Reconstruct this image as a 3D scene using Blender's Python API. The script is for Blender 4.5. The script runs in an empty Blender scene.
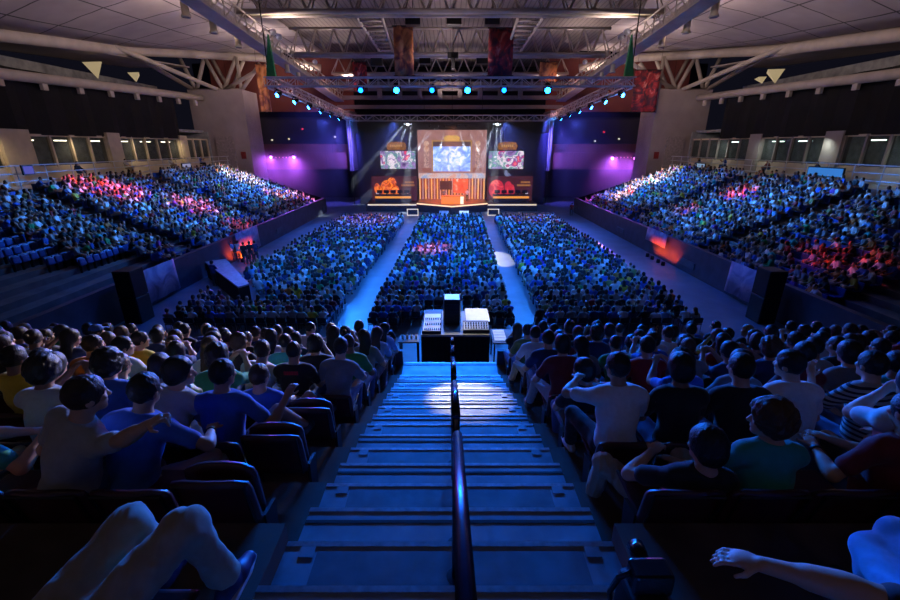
import bpy, bmesh, math, random
import numpy as np
from mathutils import Vector, Matrix
random.seed(7); RNG = np.random.default_rng(7)
PI = math.pi
SC = bpy.context.scene; COL = SC.collection
HC = 5.8; FPX = 425.0; TH = math.atan(154/425); CT, ST = math.cos(TH), math.sin(TH)
# ------------------------------------------------------------------ camera
cd = bpy.data.cameras.new('camera'); cam = bpy.data.objects.new('camera', cd); COL.objects.link(cam)
cam.location = (0, 0, HC); cam.rotation_euler = (PI/2-TH, 0, 0); cd.lens = 17; cd.sensor_width = 36
cd.clip_start = .05; cd.clip_end = 400; SC.camera = cam
def ray(px, py):
    v = py-300; return Vector((px-450, FPX*CT-v*ST, -FPX*ST-v*CT))
def at_y(px, py, y): r = ray(px, py); t = y/r.y; return Vector((r.x*t, y, HC+r.z*t))
def at_z(px, py, z): r = ray(px, py); t = (z-HC)/r.z; return Vector((r.x*t, r.y*t, z))
def at_x(px, py, x): r = ray(px, py); t = x/r.x; return Vector((x, r.y*t, HC+r.z*t))
# the far hall is laid out in units of SH metres measured from the camera point
SH = 1.5; CAMP = Vector((0, 0, HC))
def W(p): return (Vector(p)-CAMP)*SH+CAMP
def U(p): return (Vector(p)-CAMP)/SH+CAMP
# ------------------------------------------------------------------ materials
def newmat(name):
    m = bpy.data.materials.new(name); m.use_nodes = True
    return m, m.node_tree.nodes, m.node_tree.links, m.node_tree.nodes['Principled BSDF']
def mat(name, col, rough=.6, metal=0, var=.25, scale=6, bump=0, spec=.5, coat=0):
    m, N, L, b = newmat(name)
    b.inputs['Roughness'].default_value = rough; b.inputs['Metallic'].default_value = metal
    b.inputs['Specular IOR Level'].default_value = spec; b.inputs['Coat Weight'].default_value = coat
    tc = N.new('ShaderNodeTexCoord'); nz = N.new('ShaderNodeTexNoise'); nz.inputs['Scale'].default_value = scale; nz.inputs['Detail'].default_value = 4
    L.new(tc.outputs['Object'], nz.inputs['Vector'])
    rp = N.new('ShaderNodeValToRGB'); rp.color_ramp.elements[0].position = .3; rp.color_ramp.elements[1].position = .7
    rp.color_ramp.elements[0].color = (*[c*(1-var) for c in col], 1); rp.color_ramp.elements[1].color = (*[min(1, c*(1+var)) for c in col], 1)
    L.new(nz.outputs['Fac'], rp.inputs['Fac']); L.new(rp.outputs['Color'], b.inputs['Base Color'])
    if bump:
        bp = N.new('ShaderNodeBump'); bp.inputs['Strength'].default_value = bump; bp.inputs['Distance'].default_value = .02
        L.new(nz.outputs['Fac'], bp.inputs['Height']); L.new(bp.outputs['Normal'], b.inputs['Normal'])
    return m
def emat(name, col, s, base=(.02, .02, .02)):
    m, N, L, b = newmat(name); b.inputs['Base Color'].default_value = (*base, 1)
    b.inputs['Emission Color'].default_value = (*col, 1); b.inputs['Emission Strength'].default_value = s
    return m
def picmat(name, stops, s, scale=3, kind='noise', base=.0, detail=5, dist=1.5, rough=.5):
    """printed or shown picture: blotches of colour; s = light given off (0 = a print)"""
    m, N, L, b = newmat(name); tc = N.new('ShaderNodeTexCoord'); b.inputs['Roughness'].default_value = rough
    if kind == 'noise':
        t = N.new('ShaderNodeTexNoise'); t.inputs['Detail'].default_value = detail; t.inputs['Distortion'].default_value = dist; out = t.outputs['Fac']
    else:
        t = N.new('ShaderNodeTexVoronoi'); out = t.outputs['Color']
    t.inputs['Scale'].default_value = scale; L.new(tc.outputs['Object'], t.inputs['Vector'])
    rp = N.new('ShaderNodeValToRGB'); e = rp.color_ramp.elements
    while len(e) < len(stops): e.new(.5)
    for i, (p, c) in enumerate(stops): e[i].position = p; e[i].color = (*c, 1)
    L.new(out, rp.inputs['Fac'])
    if s > 0:
        L.new(rp.outputs['Color'], b.inputs['Emission Color']); b.inputs['Emission Strength'].default_value = s; b.inputs['Base Color'].default_value = (.02, .02, .02, 1)
    else: L.new(rp.outputs['Color'], b.inputs['Base Color'])
    return m
def colmat(name, rough=.8, var=.2, scale=40, attr=None, sheen=0, bump=0, stripes=False):
    """the object's own colour (or a colour stored per person) with a woven variation"""
    m, N, L, b = newmat(name); b.inputs['Roughness'].default_value = rough; b.inputs['Sheen Weight'].default_value = sheen
    if attr: src = N.new('ShaderNodeAttribute'); src.attribute_name = attr; c = src.outputs['Color']
    else: src = N.new('ShaderNodeObjectInfo'); c = src.outputs['Color']
    tc = N.new('ShaderNodeTexCoord'); nz = N.new('ShaderNodeTexNoise'); nz.inputs['Scale'].default_value = scale; L.new(tc.outputs['Object'], nz.inputs['Vector'])
    mr = N.new('ShaderNodeMapRange'); mr.inputs['To Min'].default_value = 1-var; mr.inputs['To Max'].default_value = 1+var
    L.new(nz.outputs['Fac'], mr.inputs['Value'])
    mx = N.new('ShaderNodeMix'); mx.data_type = 'RGBA'; mx.blend_type = 'MULTIPLY'; mx.inputs['Factor'].default_value = 1
    L.new(c, mx.inputs['A']); L.new(mr.outputs['Result'], mx.inputs['B']); o = mx.outputs['Result']
    if stripes:
        sp = N.new('ShaderNodeSeparateXYZ'); L.new(tc.outputs['Object'], sp.inputs['Vector'])
        ma = N.new('ShaderNodeMath'); ma.operation = 'MULTIPLY'; ma.inputs[1].default_value = 26; L.new(sp.outputs['Z'], ma.inputs[0])
        fr = N.new('ShaderNodeMath'); fr.operation = 'FRACT'; L.new(ma.outputs[0], fr.inputs[0])
        gt = N.new('ShaderNodeMath'); gt.operation = 'GREATER_THAN'; gt.inputs[1].default_value = .55; L.new(fr.outputs[0], gt.inputs[0])
        m2 = N.new('ShaderNodeMix'); m2.data_type = 'RGBA'; L.new(gt.outputs[0], m2.inputs['Factor']); L.new(o, m2.inputs['A']); m2.inputs['B'].default_value = (.015, .015, .03, 1); o = m2.outputs['Result']
    L.new(o, b.inputs['Base Color'])
    if bump:
        bp = N.new('ShaderNodeBump'); bp.inputs['Strength'].default_value = bump; bp.inputs['Distance'].default_value = .01
        L.new(nz.outputs['Fac'], bp.inputs['Height']); L.new(bp.outputs['Normal'], b.inputs['Normal'])
    return m
def gridmat(name, col, px, py, w=.05, line=(.02, .02, .02), rough=.7, skew=0, axes='XY', var=.12):
    """panels with dark joints every px by py metres"""
    m = mat(name, col, rough, var=var, scale=.6); N = m.node_tree.nodes; L = m.node_tree.links; b = N['Principled BSDF']
    src = b.inputs['Base Color'].links[0].from_socket
    tc = N.new('ShaderNodeTexCoord'); sp = N.new('ShaderNodeSeparateXYZ'); L.new(tc.outputs['Object'], sp.inputs['Vector'])
    outs = []
    for a, p in zip(axes, (px, py)):
        if not p: continue
        dv = N.new('ShaderNodeMath'); dv.operation = 'DIVIDE'; dv.inputs[1].default_value = p; L.new(sp.outputs[a], dv.inputs[0])
        fr = N.new('ShaderNodeMath'); fr.operation = 'FRACT'; L.new(dv.outputs[0], fr.inputs[0])
        ls = N.new('ShaderNodeMath'); ls.operation = 'LESS_THAN'; ls.inputs[1].default_value = w/p; L.new(fr.outputs[0], ls.inputs[0]); outs.append(ls.outputs[0])
    f = outs[0]
    if len(outs) > 1:
        mx = N.new('ShaderNodeMath'); mx.operation = 'MAXIMUM'; L.new(outs[0], mx.inputs[0]); L.new(outs[1], mx.inputs[1]); f = mx.outputs[0]
    m2 = N.new('ShaderNodeMix'); m2.data_type = 'RGBA'; L.new(f, m2.inputs['Factor']); L.new(src, m2.inputs['A']); m2.inputs['B'].default_value = (*line, 1)
    L.new(m2.outputs['Result'], b.inputs['Base Color'])
    return m
# ------------------------------------------------------------------ mesh builder
def link(name, me, m=None, parent=None):
    o = bpy.data.objects.new(name, me); COL.objects.link(o)
    if m and me is not None and len(me.materials) == 0: me.materials.append(m)
    if parent: o.parent = parent
    return o
def tag(o, label=None, cat=None, group=None, kind=None):
    if label: o['label'] = label
    if cat: o['category'] = cat
    if group: o['group'] = group
    if kind: o['kind'] = kind
    return o
def thing(name, label, cat, loc=(0, 0, 0), rz=0, group=None):
    o = bpy.data.objects.new(name, None); COL.objects.link(o); o.location = loc; o.rotation_euler = (0, 0, rz); o.empty_display_size = .2
    return tag(o, label, cat, group)
def frame_of(d):
    d = Vector(d).normalized(); a = Vector((0, 0, 1)) if abs(d.z) < .95 else Vector((0, 1, 0))
    x = a.cross(d).normalized(); return x, d.cross(x)
class MB:
    def __init__(s): s.v = []; s.f = []
    def add(s, vs, fs):
        o = len(s.v); s.v += [tuple(v) for v in vs]; s.f += [tuple(i+o for i in f) for f in fs]; return s
    def hexa(s, p): return s.add(p, [(3, 2, 1, 0), (4, 5, 6, 7), (0, 1, 5, 4), (1, 2, 6, 5), (2, 3, 7, 6), (3, 0, 4, 7)])
    def box(s, x0, x1, y0, y1, z0, z1): return s.hexa([(x0, y0, z0), (x1, y0, z0), (x1, y1, z0), (x0, y1, z0), (x0, y0, z1), (x1, y0, z1), (x1, y1, z1), (x0, y1, z1)])
    def bar(s, a, b, w, h):
        """rectangular bar from a to b, w wide across, h deep"""
        a = Vector(a); b = Vector(b); x, y = frame_of(b-a); q = []
        for p in (a, b): q += [p-x*w/2-y*h/2, p+x*w/2-y*h/2, p+x*w/2+y*h/2, p-x*w/2+y*h/2]
        return s.hexa(q)
    def tube(s, pts, r, n=8):
        pts = [Vector(p) for p in pts]; R = r if isinstance(r, (list, tuple)) else [r]*len(pts); vs = []; fs = []; k = len(pts)
        for i, p in enumerate(pts):
            d = (pts[min(i+1, k-1)]-pts[max(i-1, 0)]); x, y = frame_of(d)
            vs += [p+(x*math.cos(2*PI*j/n)+y*math.sin(2*PI*j/n))*R[i] for j in range(n)]
        for i in range(k-1):
            for j in range(n): fs.append((i*n+j, i*n+(j+1) % n, (i+1)*n+(j+1) % n, (i+1)*n+j))
        fs += [tuple(range(n))[::-1], tuple((k-1)*n+j for j in range(n))]
        return s.add(vs, fs)
    def ell(s, c, r, n=12, m=8):
        vs = []; fs = []
        for i in range(m+1):
            for j in range(n):
                a = PI*i/m; b = 2*PI*j/n; vs.append((c[0]+r[0]*math.sin(a)*math.cos(b), c[1]+r[1]*math.sin(a)*math.sin(b), c[2]+r[2]*math.cos(a)))
        for i in range(m):
            for j in range(n): fs.append((i*n+j, (i+1)*n+j, (i+1)*n+(j+1) % n, i*n+(j+1) % n))
        return s.add(vs, fs)
    def lathe(s, prof, c=(0, 0, 0), n=16, axis=None):
        vs = []; fs = []; k = len(prof); x, y, d = Vector((1, 0, 0)), Vector((0, 1, 0)), Vector((0, 0, 1))
        if axis is not None: d = Vector(axis).normalized(); x, y = frame_of(d)
        for r, h in prof: vs += [Vector(c)+d*h+(x*math.cos(2*PI*j/n)+y*math.sin(2*PI*j/n))*r for j in range(n)]
        for i in range(k-1):
            for j in range(n): fs.append((i*n+j, i*n+(j+1) % n, (i+1)*n+(j+1) % n, (i+1)*n+j))
        fs += [tuple(range(n))[::-1], tuple((k-1)*n+j for j in range(n))]
        return s.add(vs, fs)
    def prism(s, poly, a, b, axis='z'):
        """polygon extruded from a to b along an axis (poly in the two other axes)"""
        n = len(poly); put = {'z': lambda p, h: (p[0], p[1], h), 'y': lambda p, h: (p[0], h, p[1]), 'x': lambda p, h: (h, p[0], p[1])}[axis]
        return s.add([put(p, a) for p in poly]+[put(p, b) for p in poly], [tuple(range(n))[::-1], tuple(range(n, 2*n))]+[(i, (i+1) % n, n+(i+1) % n, n+i) for i in range(n)])
    def mesh(s, name, smooth=False):
        me = bpy.data.meshes.new(name); me.from_pydata(s.v, [], s.f); bm = bmesh.new(); bm.from_mesh(me)
        bmesh.ops.recalc_face_normals(bm, faces=bm.faces); bm.to_mesh(me); bm.free()
        if smooth: me.shade_smooth()
        return me
    def build(s, name, m, parent=None, smooth=False, bevel=0):
        o = link(name, s.mesh(name, smooth), m, parent)
        if bevel:
            b = o.modifiers.new('bevel', 'BEVEL'); b.width = bevel; b.segments = 2; b.limit_method = 'ANGLE'
        return o
def struct(name, mb, m, parent=None, **k):
    o = mb.build(name, m, parent, **k)
    if not parent: o['kind'] = 'structure'
    return o
def copy_thing(src, loc=None, rz=None, label=None, group=None, color=None):
    r = src.copy(); COL.objects.link(r)
    if loc is not None: r.location = loc
    if rz is not None: r.rotation_euler = (0, 0, rz)
    if label: r['label'] = label
    if group: r['group'] = group
    for ch in list(src.children):
        c = ch.copy(); COL.objects.link(c); c.parent = r; c.matrix_parent_inverse = ch.matrix_parent_inverse.copy()
        for g in list(ch.children):
            d = g.copy(); COL.objects.link(d); d.parent = c
    return r
ORD = ['first', 'second', 'third', 'fourth', 'fifth', 'sixth', 'seventh', 'eighth', 'ninth', 'tenth', 'eleventh', 'twelfth', 'thirteenth', 'fourteenth', 'fifteenth', 'sixteenth', 'seventeenth', 'eighteenth', 'nineteenth', 'twentieth', 'twenty-first', 'twenty-second', 'twenty-third', 'twenty-fourth', 'twenty-fifth', 'twenty-sixth', 'twenty-seventh', 'twenty-eighth', 'twenty-ninth', 'thirtieth', 'thirty-first', 'thirty-second', 'thirty-third', 'thirty-fourth', 'thirty-fifth', 'thirty-sixth', 'thirty-seventh', 'thirty-eighth', 'thirty-ninth', 'fortieth']
# strength of the lamps (W)
PW_STAR, PW_PROF, PW_RED, PW_VIO, PW_FLUO = 14000, 30000, 300, 5000, 8.0
PW_NEAR, PW_SIDE, PW_FLOOR, PW_SHOT, PW_POOL = 8500, 8200, 7500, 24000, 16000
PW_STEP, PW_WARM, PW_DESK, PW_STAGE, PW_ROOF, PW_FILL = 28000, 20000, 2000, 5000, 850, 22
PW_CONC = 60
HAZE = .028
# ------------------------------------------------------------------ people: one smooth surface grown round a skeleton
def V(*a): return np.array(a, float)
def nrm(v): return v/(np.linalg.norm(v)+1e-9)
def ik(a, target, l1, l2, pole):
    d = target-a; L = np.linalg.norm(d); u = d/(L+1e-9); L = min(L, (l1+l2)*.995); L = max(L, abs(l1-l2)+.02)
    x = (l1*l1-l2*l2+L*L)/(2*L); h = math.sqrt(max(0, l1*l1-x*x)); p = pole-u*np.dot(pole, u); p = nrm(p)
    return a+u*x+p*h, a+u*L
def rotm(yaw, pitch, roll):
    """columns right, forward, up: yaw > 0 turns to the right, pitch > 0 looks down, roll > 0 tips to the right"""
    cy, sy = math.cos(-yaw), math.sin(-yaw); cp, sp = math.cos(-pitch), math.sin(-pitch); cr, sr = math.cos(roll), math.sin(roll)
    Z = np.array([[cy, -sy, 0], [sy, cy, 0], [0, 0, 1]]); X = np.array([[1, 0, 0], [0, cp, -sp], [0, sp, cp]]); Y = np.array([[cr, 0, sr], [0, 1, 0], [-sr, 0, cr]])
    return Y@X@Z if False else Z@Y@X
def field(prims, org, h, n, k, noise=None):
    F = np.full(n, .12, np.float32); ax = [org[i]+h*np.arange(n[i]) for i in range(3)]
    for p in prims:
        kk = p[-1] if p[-1] is not None else k
        if p[0] == 'c': _, a, b, ra, rb, _k = p; lo = np.minimum(a, b)-max(ra, rb); hi = np.maximum(a, b)+max(ra, rb)
        else: _, c, R, r, _k = p; m = max(r); lo = c-m; hi = c+m
        i0 = [max(0, int((lo[i]-.06-org[i])/h)) for i in range(3)]; i1 = [min(n[i], int((hi[i]+.06-org[i])/h)+2) for i in range(3)]
        if any(i1[i] <= i0[i] for i in range(3)): continue
        X, Y, Z = np.meshgrid(*[ax[i][i0[i]:i1[i]] for i in range(3)], indexing='ij')
        if p[0] == 'c':
            d = b-a; L2 = np.dot(d, d)+1e-9; px, py, pz = X-a[0], Y-a[1], Z-a[2]
            t = np.clip((px*d[0]+py*d[1]+pz*d[2])/L2, 0, 1)
            D = np.sqrt((px-t*d[0])**2+(py-t*d[1])**2+(pz-t*d[2])**2)-(ra+(rb-ra)*t)
        else:
            px, py, pz = X-c[0], Y-c[1], Z-c[2]; q = [px*R[0, i]+py*R[1, i]+pz*R[2, i] for i in range(3)]
            k0 = np.sqrt(sum((q[i]/r[i])**2 for i in range(3))); k1 = np.sqrt(sum((q[i]/r[i]**2)**2 for i in range(3)))+1e-9; D = k0*(k0-1)/k1
        S = F[i0[0]:i1[0], i0[1]:i1[1], i0[2]:i1[2]]
        hh = np.clip(.5+.5*(S-D)/kk, 0, 1); S[...] = S*(1-hh)+D*hh-kk*hh*(1-hh)
    return F, ax
def nets(F, org, h):
    s = F < 0; n = F.shape; off = [(i, j, k) for i in (0, 1) for j in (0, 1) for k in (0, 1)]
    cnt = sum(s[i:n[0]-1+i, j:n[1]-1+j, k:n[2]-1+k].astype(np.int8) for i, j, k in off)
    mask = (cnt > 0) & (cnt < 8); idx = np.full(mask.shape, -1, np.int64); cells = np.argwhere(mask); idx[mask] = np.arange(len(cells))
    acc = np.zeros((len(cells), 3)); num = np.zeros(len(cells))
    for a in range(8):
        for b in range(a+1, 8):
            oa, ob = np.array(off[a]), np.array(off[b])
            if abs(oa-ob).sum() != 1: continue
            fa = F[tuple((cells+oa).T)]; fb = F[tuple((cells+ob).T)]; cr = (fa < 0) != (fb < 0)
            t = np.where(cr, fa/np.where(cr, fa-fb, 1), 0); acc += np.where(cr[:, None], oa+t[:, None]*(ob-oa), 0); num += cr
    v = (cells+acc/np.maximum(num, 1)[:, None])*h+np.array(org); Q = []
    for ax in range(3):
        sl0 = [slice(None)]*3; sl1 = [slice(None)]*3; sl0[ax] = slice(0, -1); sl1[ax] = slice(1, None)
        A, B = s[tuple(sl0)], s[tuple(sl1)]; e = np.argwhere(A != B); u, w = [(1, 2), (2, 0), (0, 1)][ax]
        e = e[(e[:, u] > 0) & (e[:, w] > 0) & (e[:, u] < n[u]-1) & (e[:, w] < n[w]-1)]
        if not len(e): continue
        c = []
        for du, dw in ((-1, -1), (0, -1), (0, 0), (-1, 0)):
            q = e.copy(); q[:, u] += du; q[:, w] += dw; c.append(idx[tuple(q.T)])
        q = np.stack(c, 1); fl = ~A[tuple(e.T)]; q[fl] = q[fl][:, ::-1]; Q.append(q[(q >= 0).all(1)])
    return v, np.concatenate(Q) if Q else np.zeros((0, 4), int)
def np_mesh(name, v, q, smooth=True, cols=None):
    me = bpy.data.meshes.new(name); me.vertices.add(len(v)); me.vertices.foreach_set('co', np.asarray(v, np.float32).ravel())
    me.loops.add(q.size); me.loops.foreach_set('vertex_index', q.astype(np.int32).ravel()); me.polygons.add(len(q))
    me.polygons.foreach_set('loop_start', np.arange(0, q.size, 4, dtype=np.int32))
    me.polygons.foreach_set('use_smooth', np.full(len(q), smooth))
    if cols is not None:
        a = me.color_attributes.new('Col', 'FLOAT_COLOR', 'POINT'); a.data.foreach_set('color', np.asarray(cols, np.float32).ravel())
    me.update(calc_edges=True); me.validate(); return me
def wob(p, f, seed):
    r = np.random.default_rng(seed); o = np.zeros(len(p))
    for i in range(6):
        d = r.normal(size=3); d /= np.linalg.norm(d); o += np.sin(p@d*f*(.6+.35*i)+r.uniform(0, 6))/(1+.3*i)
    return o/3
def hand_prims(W, d, back, side, curl, point=False, rmin=.0085):
    """palm, four bent fingers and a thumb; back = normal of the back of the hand; side = +1 right hand"""
    d = nrm(d); back = nrm(back-d*np.dot(back, d)); lat = np.cross(d, back)*side   # towards the thumb
    R = np.stack([lat, d, back], 1); P = [('e', W+d*.048, R, (.042, .052, .019), .012)]
    r = max(.009, rmin)
    for i, (o, L) in enumerate(((.031, .072), (.0105, .082), (-.0105, .076), (-.031, .06))):
        c = 0.05 if (point and i == 0) else curl; b = W+d*.088+lat*o*(1.0 if rmin < .01 else 1.1)
        def dr(a): return d*math.cos(a)-back*math.sin(a)
        m = b+dr(c*.7)*L*.5; t = m+dr(c*1.7)*L*.5
        P += [('c', b-d*.02, m, r*1.05, r, .006), ('c', m, t, r, r*.85, .006)]
    b = W+d*.025+lat*.03; m = b+nrm(d*.65+lat*.75-back*.25)*.042; t = m+nrm(d*.95+lat*.2-back*(.2+curl*.4))*.034
    P += [('c', b, m, r*1.35, r*1.1, .01), ('c', m, t, r*1.1, r*.9, .006)]
    return P
def skeleton(sp):
    g = sp.get; J = {}; hz = g('hz', .49); P = V(0, 0, hz); L = g('lean', .12); S = g('side', 0.); cv = g('curve', .25); T = g('twist', 0.)
    R0 = rotm(T*.3, L-cv*.5, S); R1 = rotm(T, L+cv*.5, S*1.1); b = g('build', 1.)
    mid = P+R0[:, 2]*.25; N = mid+R1[:, 2]*.265
    RH = rotm(g('yaw', 0.), g('pitch', .1), g('roll', S*.4)); nd = nrm(R1[:, 2]*.55+V(0, 0, .6)+RH[:, 1]*.15)
    HB = N+nd*.075; HC_ = HB+RH[:, 2]*.085+RH[:, 1]*.025
    J.update(P=P, mid=mid, N=N, R0=R0, R1=R1, RH=RH, HB=HB, HC=HC_, nd=nd, b=b)
    for s, k in ((1, 'R'), (-1, 'L')):
        sh = N-R1[:, 2]*.085+R1[:, 0]*s*.175*b; J['S'+k] = sh
        tgt = V(*g('hand'+k, (s*.14, .36, .62))); pole = V(*g('elb'+k, (s*.7, -.35, -.8)))
        J['E'+k], J['W'+k] = ik(sh, tgt, .285, .255, pole)
        hip = P+R0[:, 0]*s*.092+V(0, .02, -.02); J['H'+k] = hip
        J['K'+k], J['A'+k] = ik(hip, V(*g('foot'+k, (s*.13, .40, .09))), .43, .405, V(*g('knee'+k, (s*.15, .7, 1.))))
    return J
def figure(sp, h=.012, fast=False):
    """returns the pieces of one person as meshes: body, shirt, trousers, hair, shoes"""
    J = skeleton(sp); g = sp.get; b = J['b']; R0, R1, RH = J['R0'], J['R1'], J['RH']; P, mid, N = J['P'], J['mid'], J['N']; gr = {}
    hc = J['HC']; hd = lambda x, y, z: hc+RH@V(x, y, z)
    sk = [('e', hd(0, -.012, .022), RH, (.075, .096, .1), .02), ('e', hd(0, .03, -.045), RH, (.058, .066, .078), .03), ('c', hd(0, .088, .005), hd(0, .108, -.03), .011, .015, .012),
          ('e', hd(0, .07, -.1), RH, (.03, .026, .022), .02), ('c', hd(-.035, .078, .03), hd(.035, .078, .03), .012, .012, .015), ('e', hd(0, .086, -.065), RH, (.026, .014, .012), .01),
          ('e', hd(.077, -.012, -.012), RH, (.011, .026, .034), .008), ('e', hd(-.077, -.012, -.012), RH, (.011, .026, .034), .008),
          ('e', hd(.045, .06, -.02), RH, (.026, .026, .022), .015), ('e', hd(-.045, .06, -.02), RH, (.026, .026, .022), .015),
          ('c', N-R1[:, 2]*.02, J['HB']+RH[:, 2]*.03, .062, .056, .03)]
    tor = [('e', P+V(0, -.01, .0), R0, (.165*b, .125, .11), .05), ('c', P+R0[:, 2]*.05, mid, .135*b, .13*b, .05), ('e', mid+R1[:, 2]*.06, R1, (.158*b, .108, .17), .05),
           ('e', N-R1[:, 2]*.09+R1[:, 1]*.005, R1, (.15*b, .095, .09), .05), ('c', N-R1[:, 2]*.075-R1[:, 0]*.12*b, N-R1[:, 2]*.075+R1[:, 0]*.12*b, .06, .06, .05), ('c', N-R1[:, 0]*.15*b-R1[:, 2]*.055, N-R1[:, 2]*.012, .04, .046, .05), ('c', N+R1[:, 0]*.15*b-R1[:, 2]*.055, N-R1[:, 2]*.012, .04, .046, .05)]
    if g('female'): tor += [('e', mid+R1[:, 2]*.07+R1[:, 1]*.09+R1[:, 0]*s*.07, R1, (.062, .055, .062), .04) for s in (1, -1)]
    arms = []; legs = []; slv = []; tr = []; shoe = {}; long = g('sleeve', 'short') == 'long'; shorts = g('legs', 'long') == 'shorts'; ti = g('baggy', .018)
    for s, k in ((1, 'R'), (-1, 'L')):
        S, E, W, Hh, K, A = (J[x+k] for x in 'SEWHKA')
        arms += [('e', S, R1, (.062, .06, .062), .04), ('c', S, E, .05*b, .041, .03), ('c', E, W, .043, .028, .015), ('c', E+(W-E)*.15, E+(W-E)*.45, .044, .038, .03)]
        fd = nrm(W-E); back = g('back'+k); back = V(*back) if back is not None else V(0, 0, 1) if abs(fd[2]) < .85 else V(0, 1, 0)
        hdir = V(*g('hdir'+k)) if g('hdir'+k) is not None else fd
        arms += hand_prims(W, hdir, back, s, g('curl'+k, .45), g('point'+k, False), max(.0085, .72*h))
        slv += [('e', S, R1, (.064, .064, .064), .04)]
        if long: slv += [('c', S, E, .062*b, .054, .03), ('c', E, W, .054, .042, .02)]
        else: slv += [('c', S, S+(E-S)*.62, .062*b, .064, .03)]
        legs += [('c', Hh, K, .082*b, .056, .04), ('c', K, A, .053, .036, .02), ('c', K+(A-K)*.12-V(0, .015, 0), K+(A-K)*.45-V(0, .018, 0), .05, .044, .03)]
        if shorts: tr += [('c', Hh, Hh+(K-Hh)*.86, .092*b+ti*.4, .074+ti*.4, .05)]
        else: tr += [('c', Hh, K, .086*b+ti*.5, .06+ti*.6, .05), ('c', K, K+(A-K)*.88, .058+ti*.6, .046+ti*.6, .03)]
        toe = V(*g('toe'+k, (s*.12, 1, -.04))); toe = nrm(toe)
        shoe[k] = [('c', A-toe*.045-V(0, 0, .035), A+toe*.06-V(0, 0, .035), .04, .042, .02), ('c', A+toe*.06-V(0, 0, .037), A+toe*.15-V(0, 0, .045), .042, .032, .03), ('c', A, A-V(0, 0, .02), .042, .045, .02)]
        legs += [('c', A, A+toe*.1-V(0, 0, .045), .034, .026, .02)]
    infl = lambda pr, d: [('c', p[1], p[2], p[3]+d, p[4]+d, p[5]) if p[0] == 'c' else ('e', p[1], p[2], tuple(r+d for r in p[3]), p[4]) for p in pr]
    gr['body'] = sk+infl(tor, -.014)+arms+(legs if shorts else infl(legs, -.012))
    gr['shirt'] = infl(tor, .012)+slv
    gr['trousers'] = [('e', P+V(0, -.005, -.03), R0, (.18*b, .14, .11), .05)]+tr
    hs = g('hair', 'short'); hv = {'short': .012, 'crop': .006, 'medium': .02, 'curly': .034, 'long': .02, 'bun': .016, 'bald': 0}[hs]
    hair = [('e', hd(0, -.014, .026), RH, (.077+hv, .097+hv, .101+hv), .02)]
    if hs in ('medium', 'curly'): hair += [('e', hd(0, -.05, -.03), RH, (.08+hv*.6, .06+hv*.6, .08), .03)]
    if hs == 'long':
        bk = N-R1[:, 1]*.085
        hair += [('e', hd(0, -.05, -.05), RH, (.092, .065, .1), .03), ('c', hd(-.05, -.06, -.08), bk-R1[:, 0]*.05-R1[:, 2]*.1, .05, .035, .03), ('c', hd(.05, -.06, -.08), bk+R1[:, 0]*.05-R1[:, 2]*.1, .05, .035, .03), ('c', hd(0, -.07, -.08), bk-R1[:, 2]*.13, .055, .035, .03)]
    if hs == 'bun': hair += [('e', hd(0, -.13, .07), RH, (.04, .04, .04), .01)]
    gr['hair'] = hair
    gr['shoeR'], gr['shoeL'] = shoe['R'], shoe['L']
    if hs == 'bald': gr.pop('hair')
    if g('cap'): gr['cap'] = [('e', hd(0, -.012, .045), RH, (.092, .11, .092), .01), ('c', hd(-.03, .1, .05), hd(-.03, .17, .035), .014, .012, .01), ('c', hd(.03, .1, .05), hd(.03, .17, .035), .014, .012, .01), ('c', hd(0, .1, .055), hd(0, .18, .04), .016, .012, .01)]
    cuts = {'shirt': [(N+R1[:, 2]*.022-R1[:, 1]*.0, nrm(R1[:, 2]-R1[:, 1]*.1), .12), (P-R0[:, 2]*.075, -R0[:, 2], .6)],
            'trousers': [(P+R0[:, 2]*.085, R0[:, 2], .6)]}
    out = {}; allp = [q for pr in gr.values() for q in pr]
    def bounds(pr):
        lo = np.min([np.minimum(q[1], q[2])-max(q[3], q[4]) if q[0] == 'c' else q[1]-max(q[3]) for q in pr], 0)
        hi = np.max([np.maximum(q[1], q[2])+max(q[3], q[4]) if q[0] == 'c' else q[1]+max(q[3]) for q in pr], 0)
        return lo-2.5*h-.01, tuple(int(x) for x in np.ceil((hi-lo+5*h+.02)/h).astype(int)+1)
    if fast:                                   # far-away members of the crowd: one small surface, coloured by what it is
        org, n = bounds(allp); F, _ = field([q[:-1]+(max(q[-1] or 0, .03),) for q in allp], org, h, n, .03); F = F-.004; v, q = nets(F, org, h); best = np.full(len(v), 9.); lab = np.zeros(len(v), int)
        names = ['body', 'shirt', 'trousers', 'hair', 'shoeR', 'shoeL']
        for i, nm in enumerate(names):
            if nm not in gr: continue
            for p in gr[nm]:
                if p[0] == 'c':
                    d = p[2]-p[1]; t = np.clip((v-p[1])@d/(d@d+1e-9), 0, 1); D = np.linalg.norm(v-p[1]-t[:, None]*d, axis=1)-(p[3]+(p[4]-p[3])*t)
                else: D = (np.sqrt((((v-p[1])@p[2]/np.array(p[3]))**2).sum(1))-1)*min(p[3])
                if nm == 'hair': D = np.where((v-hc)@RH[:, 1] > .055, 9, D)
                m = D < best; best[m] = D[m]; lab[m] = i
        return v, q, lab
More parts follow.
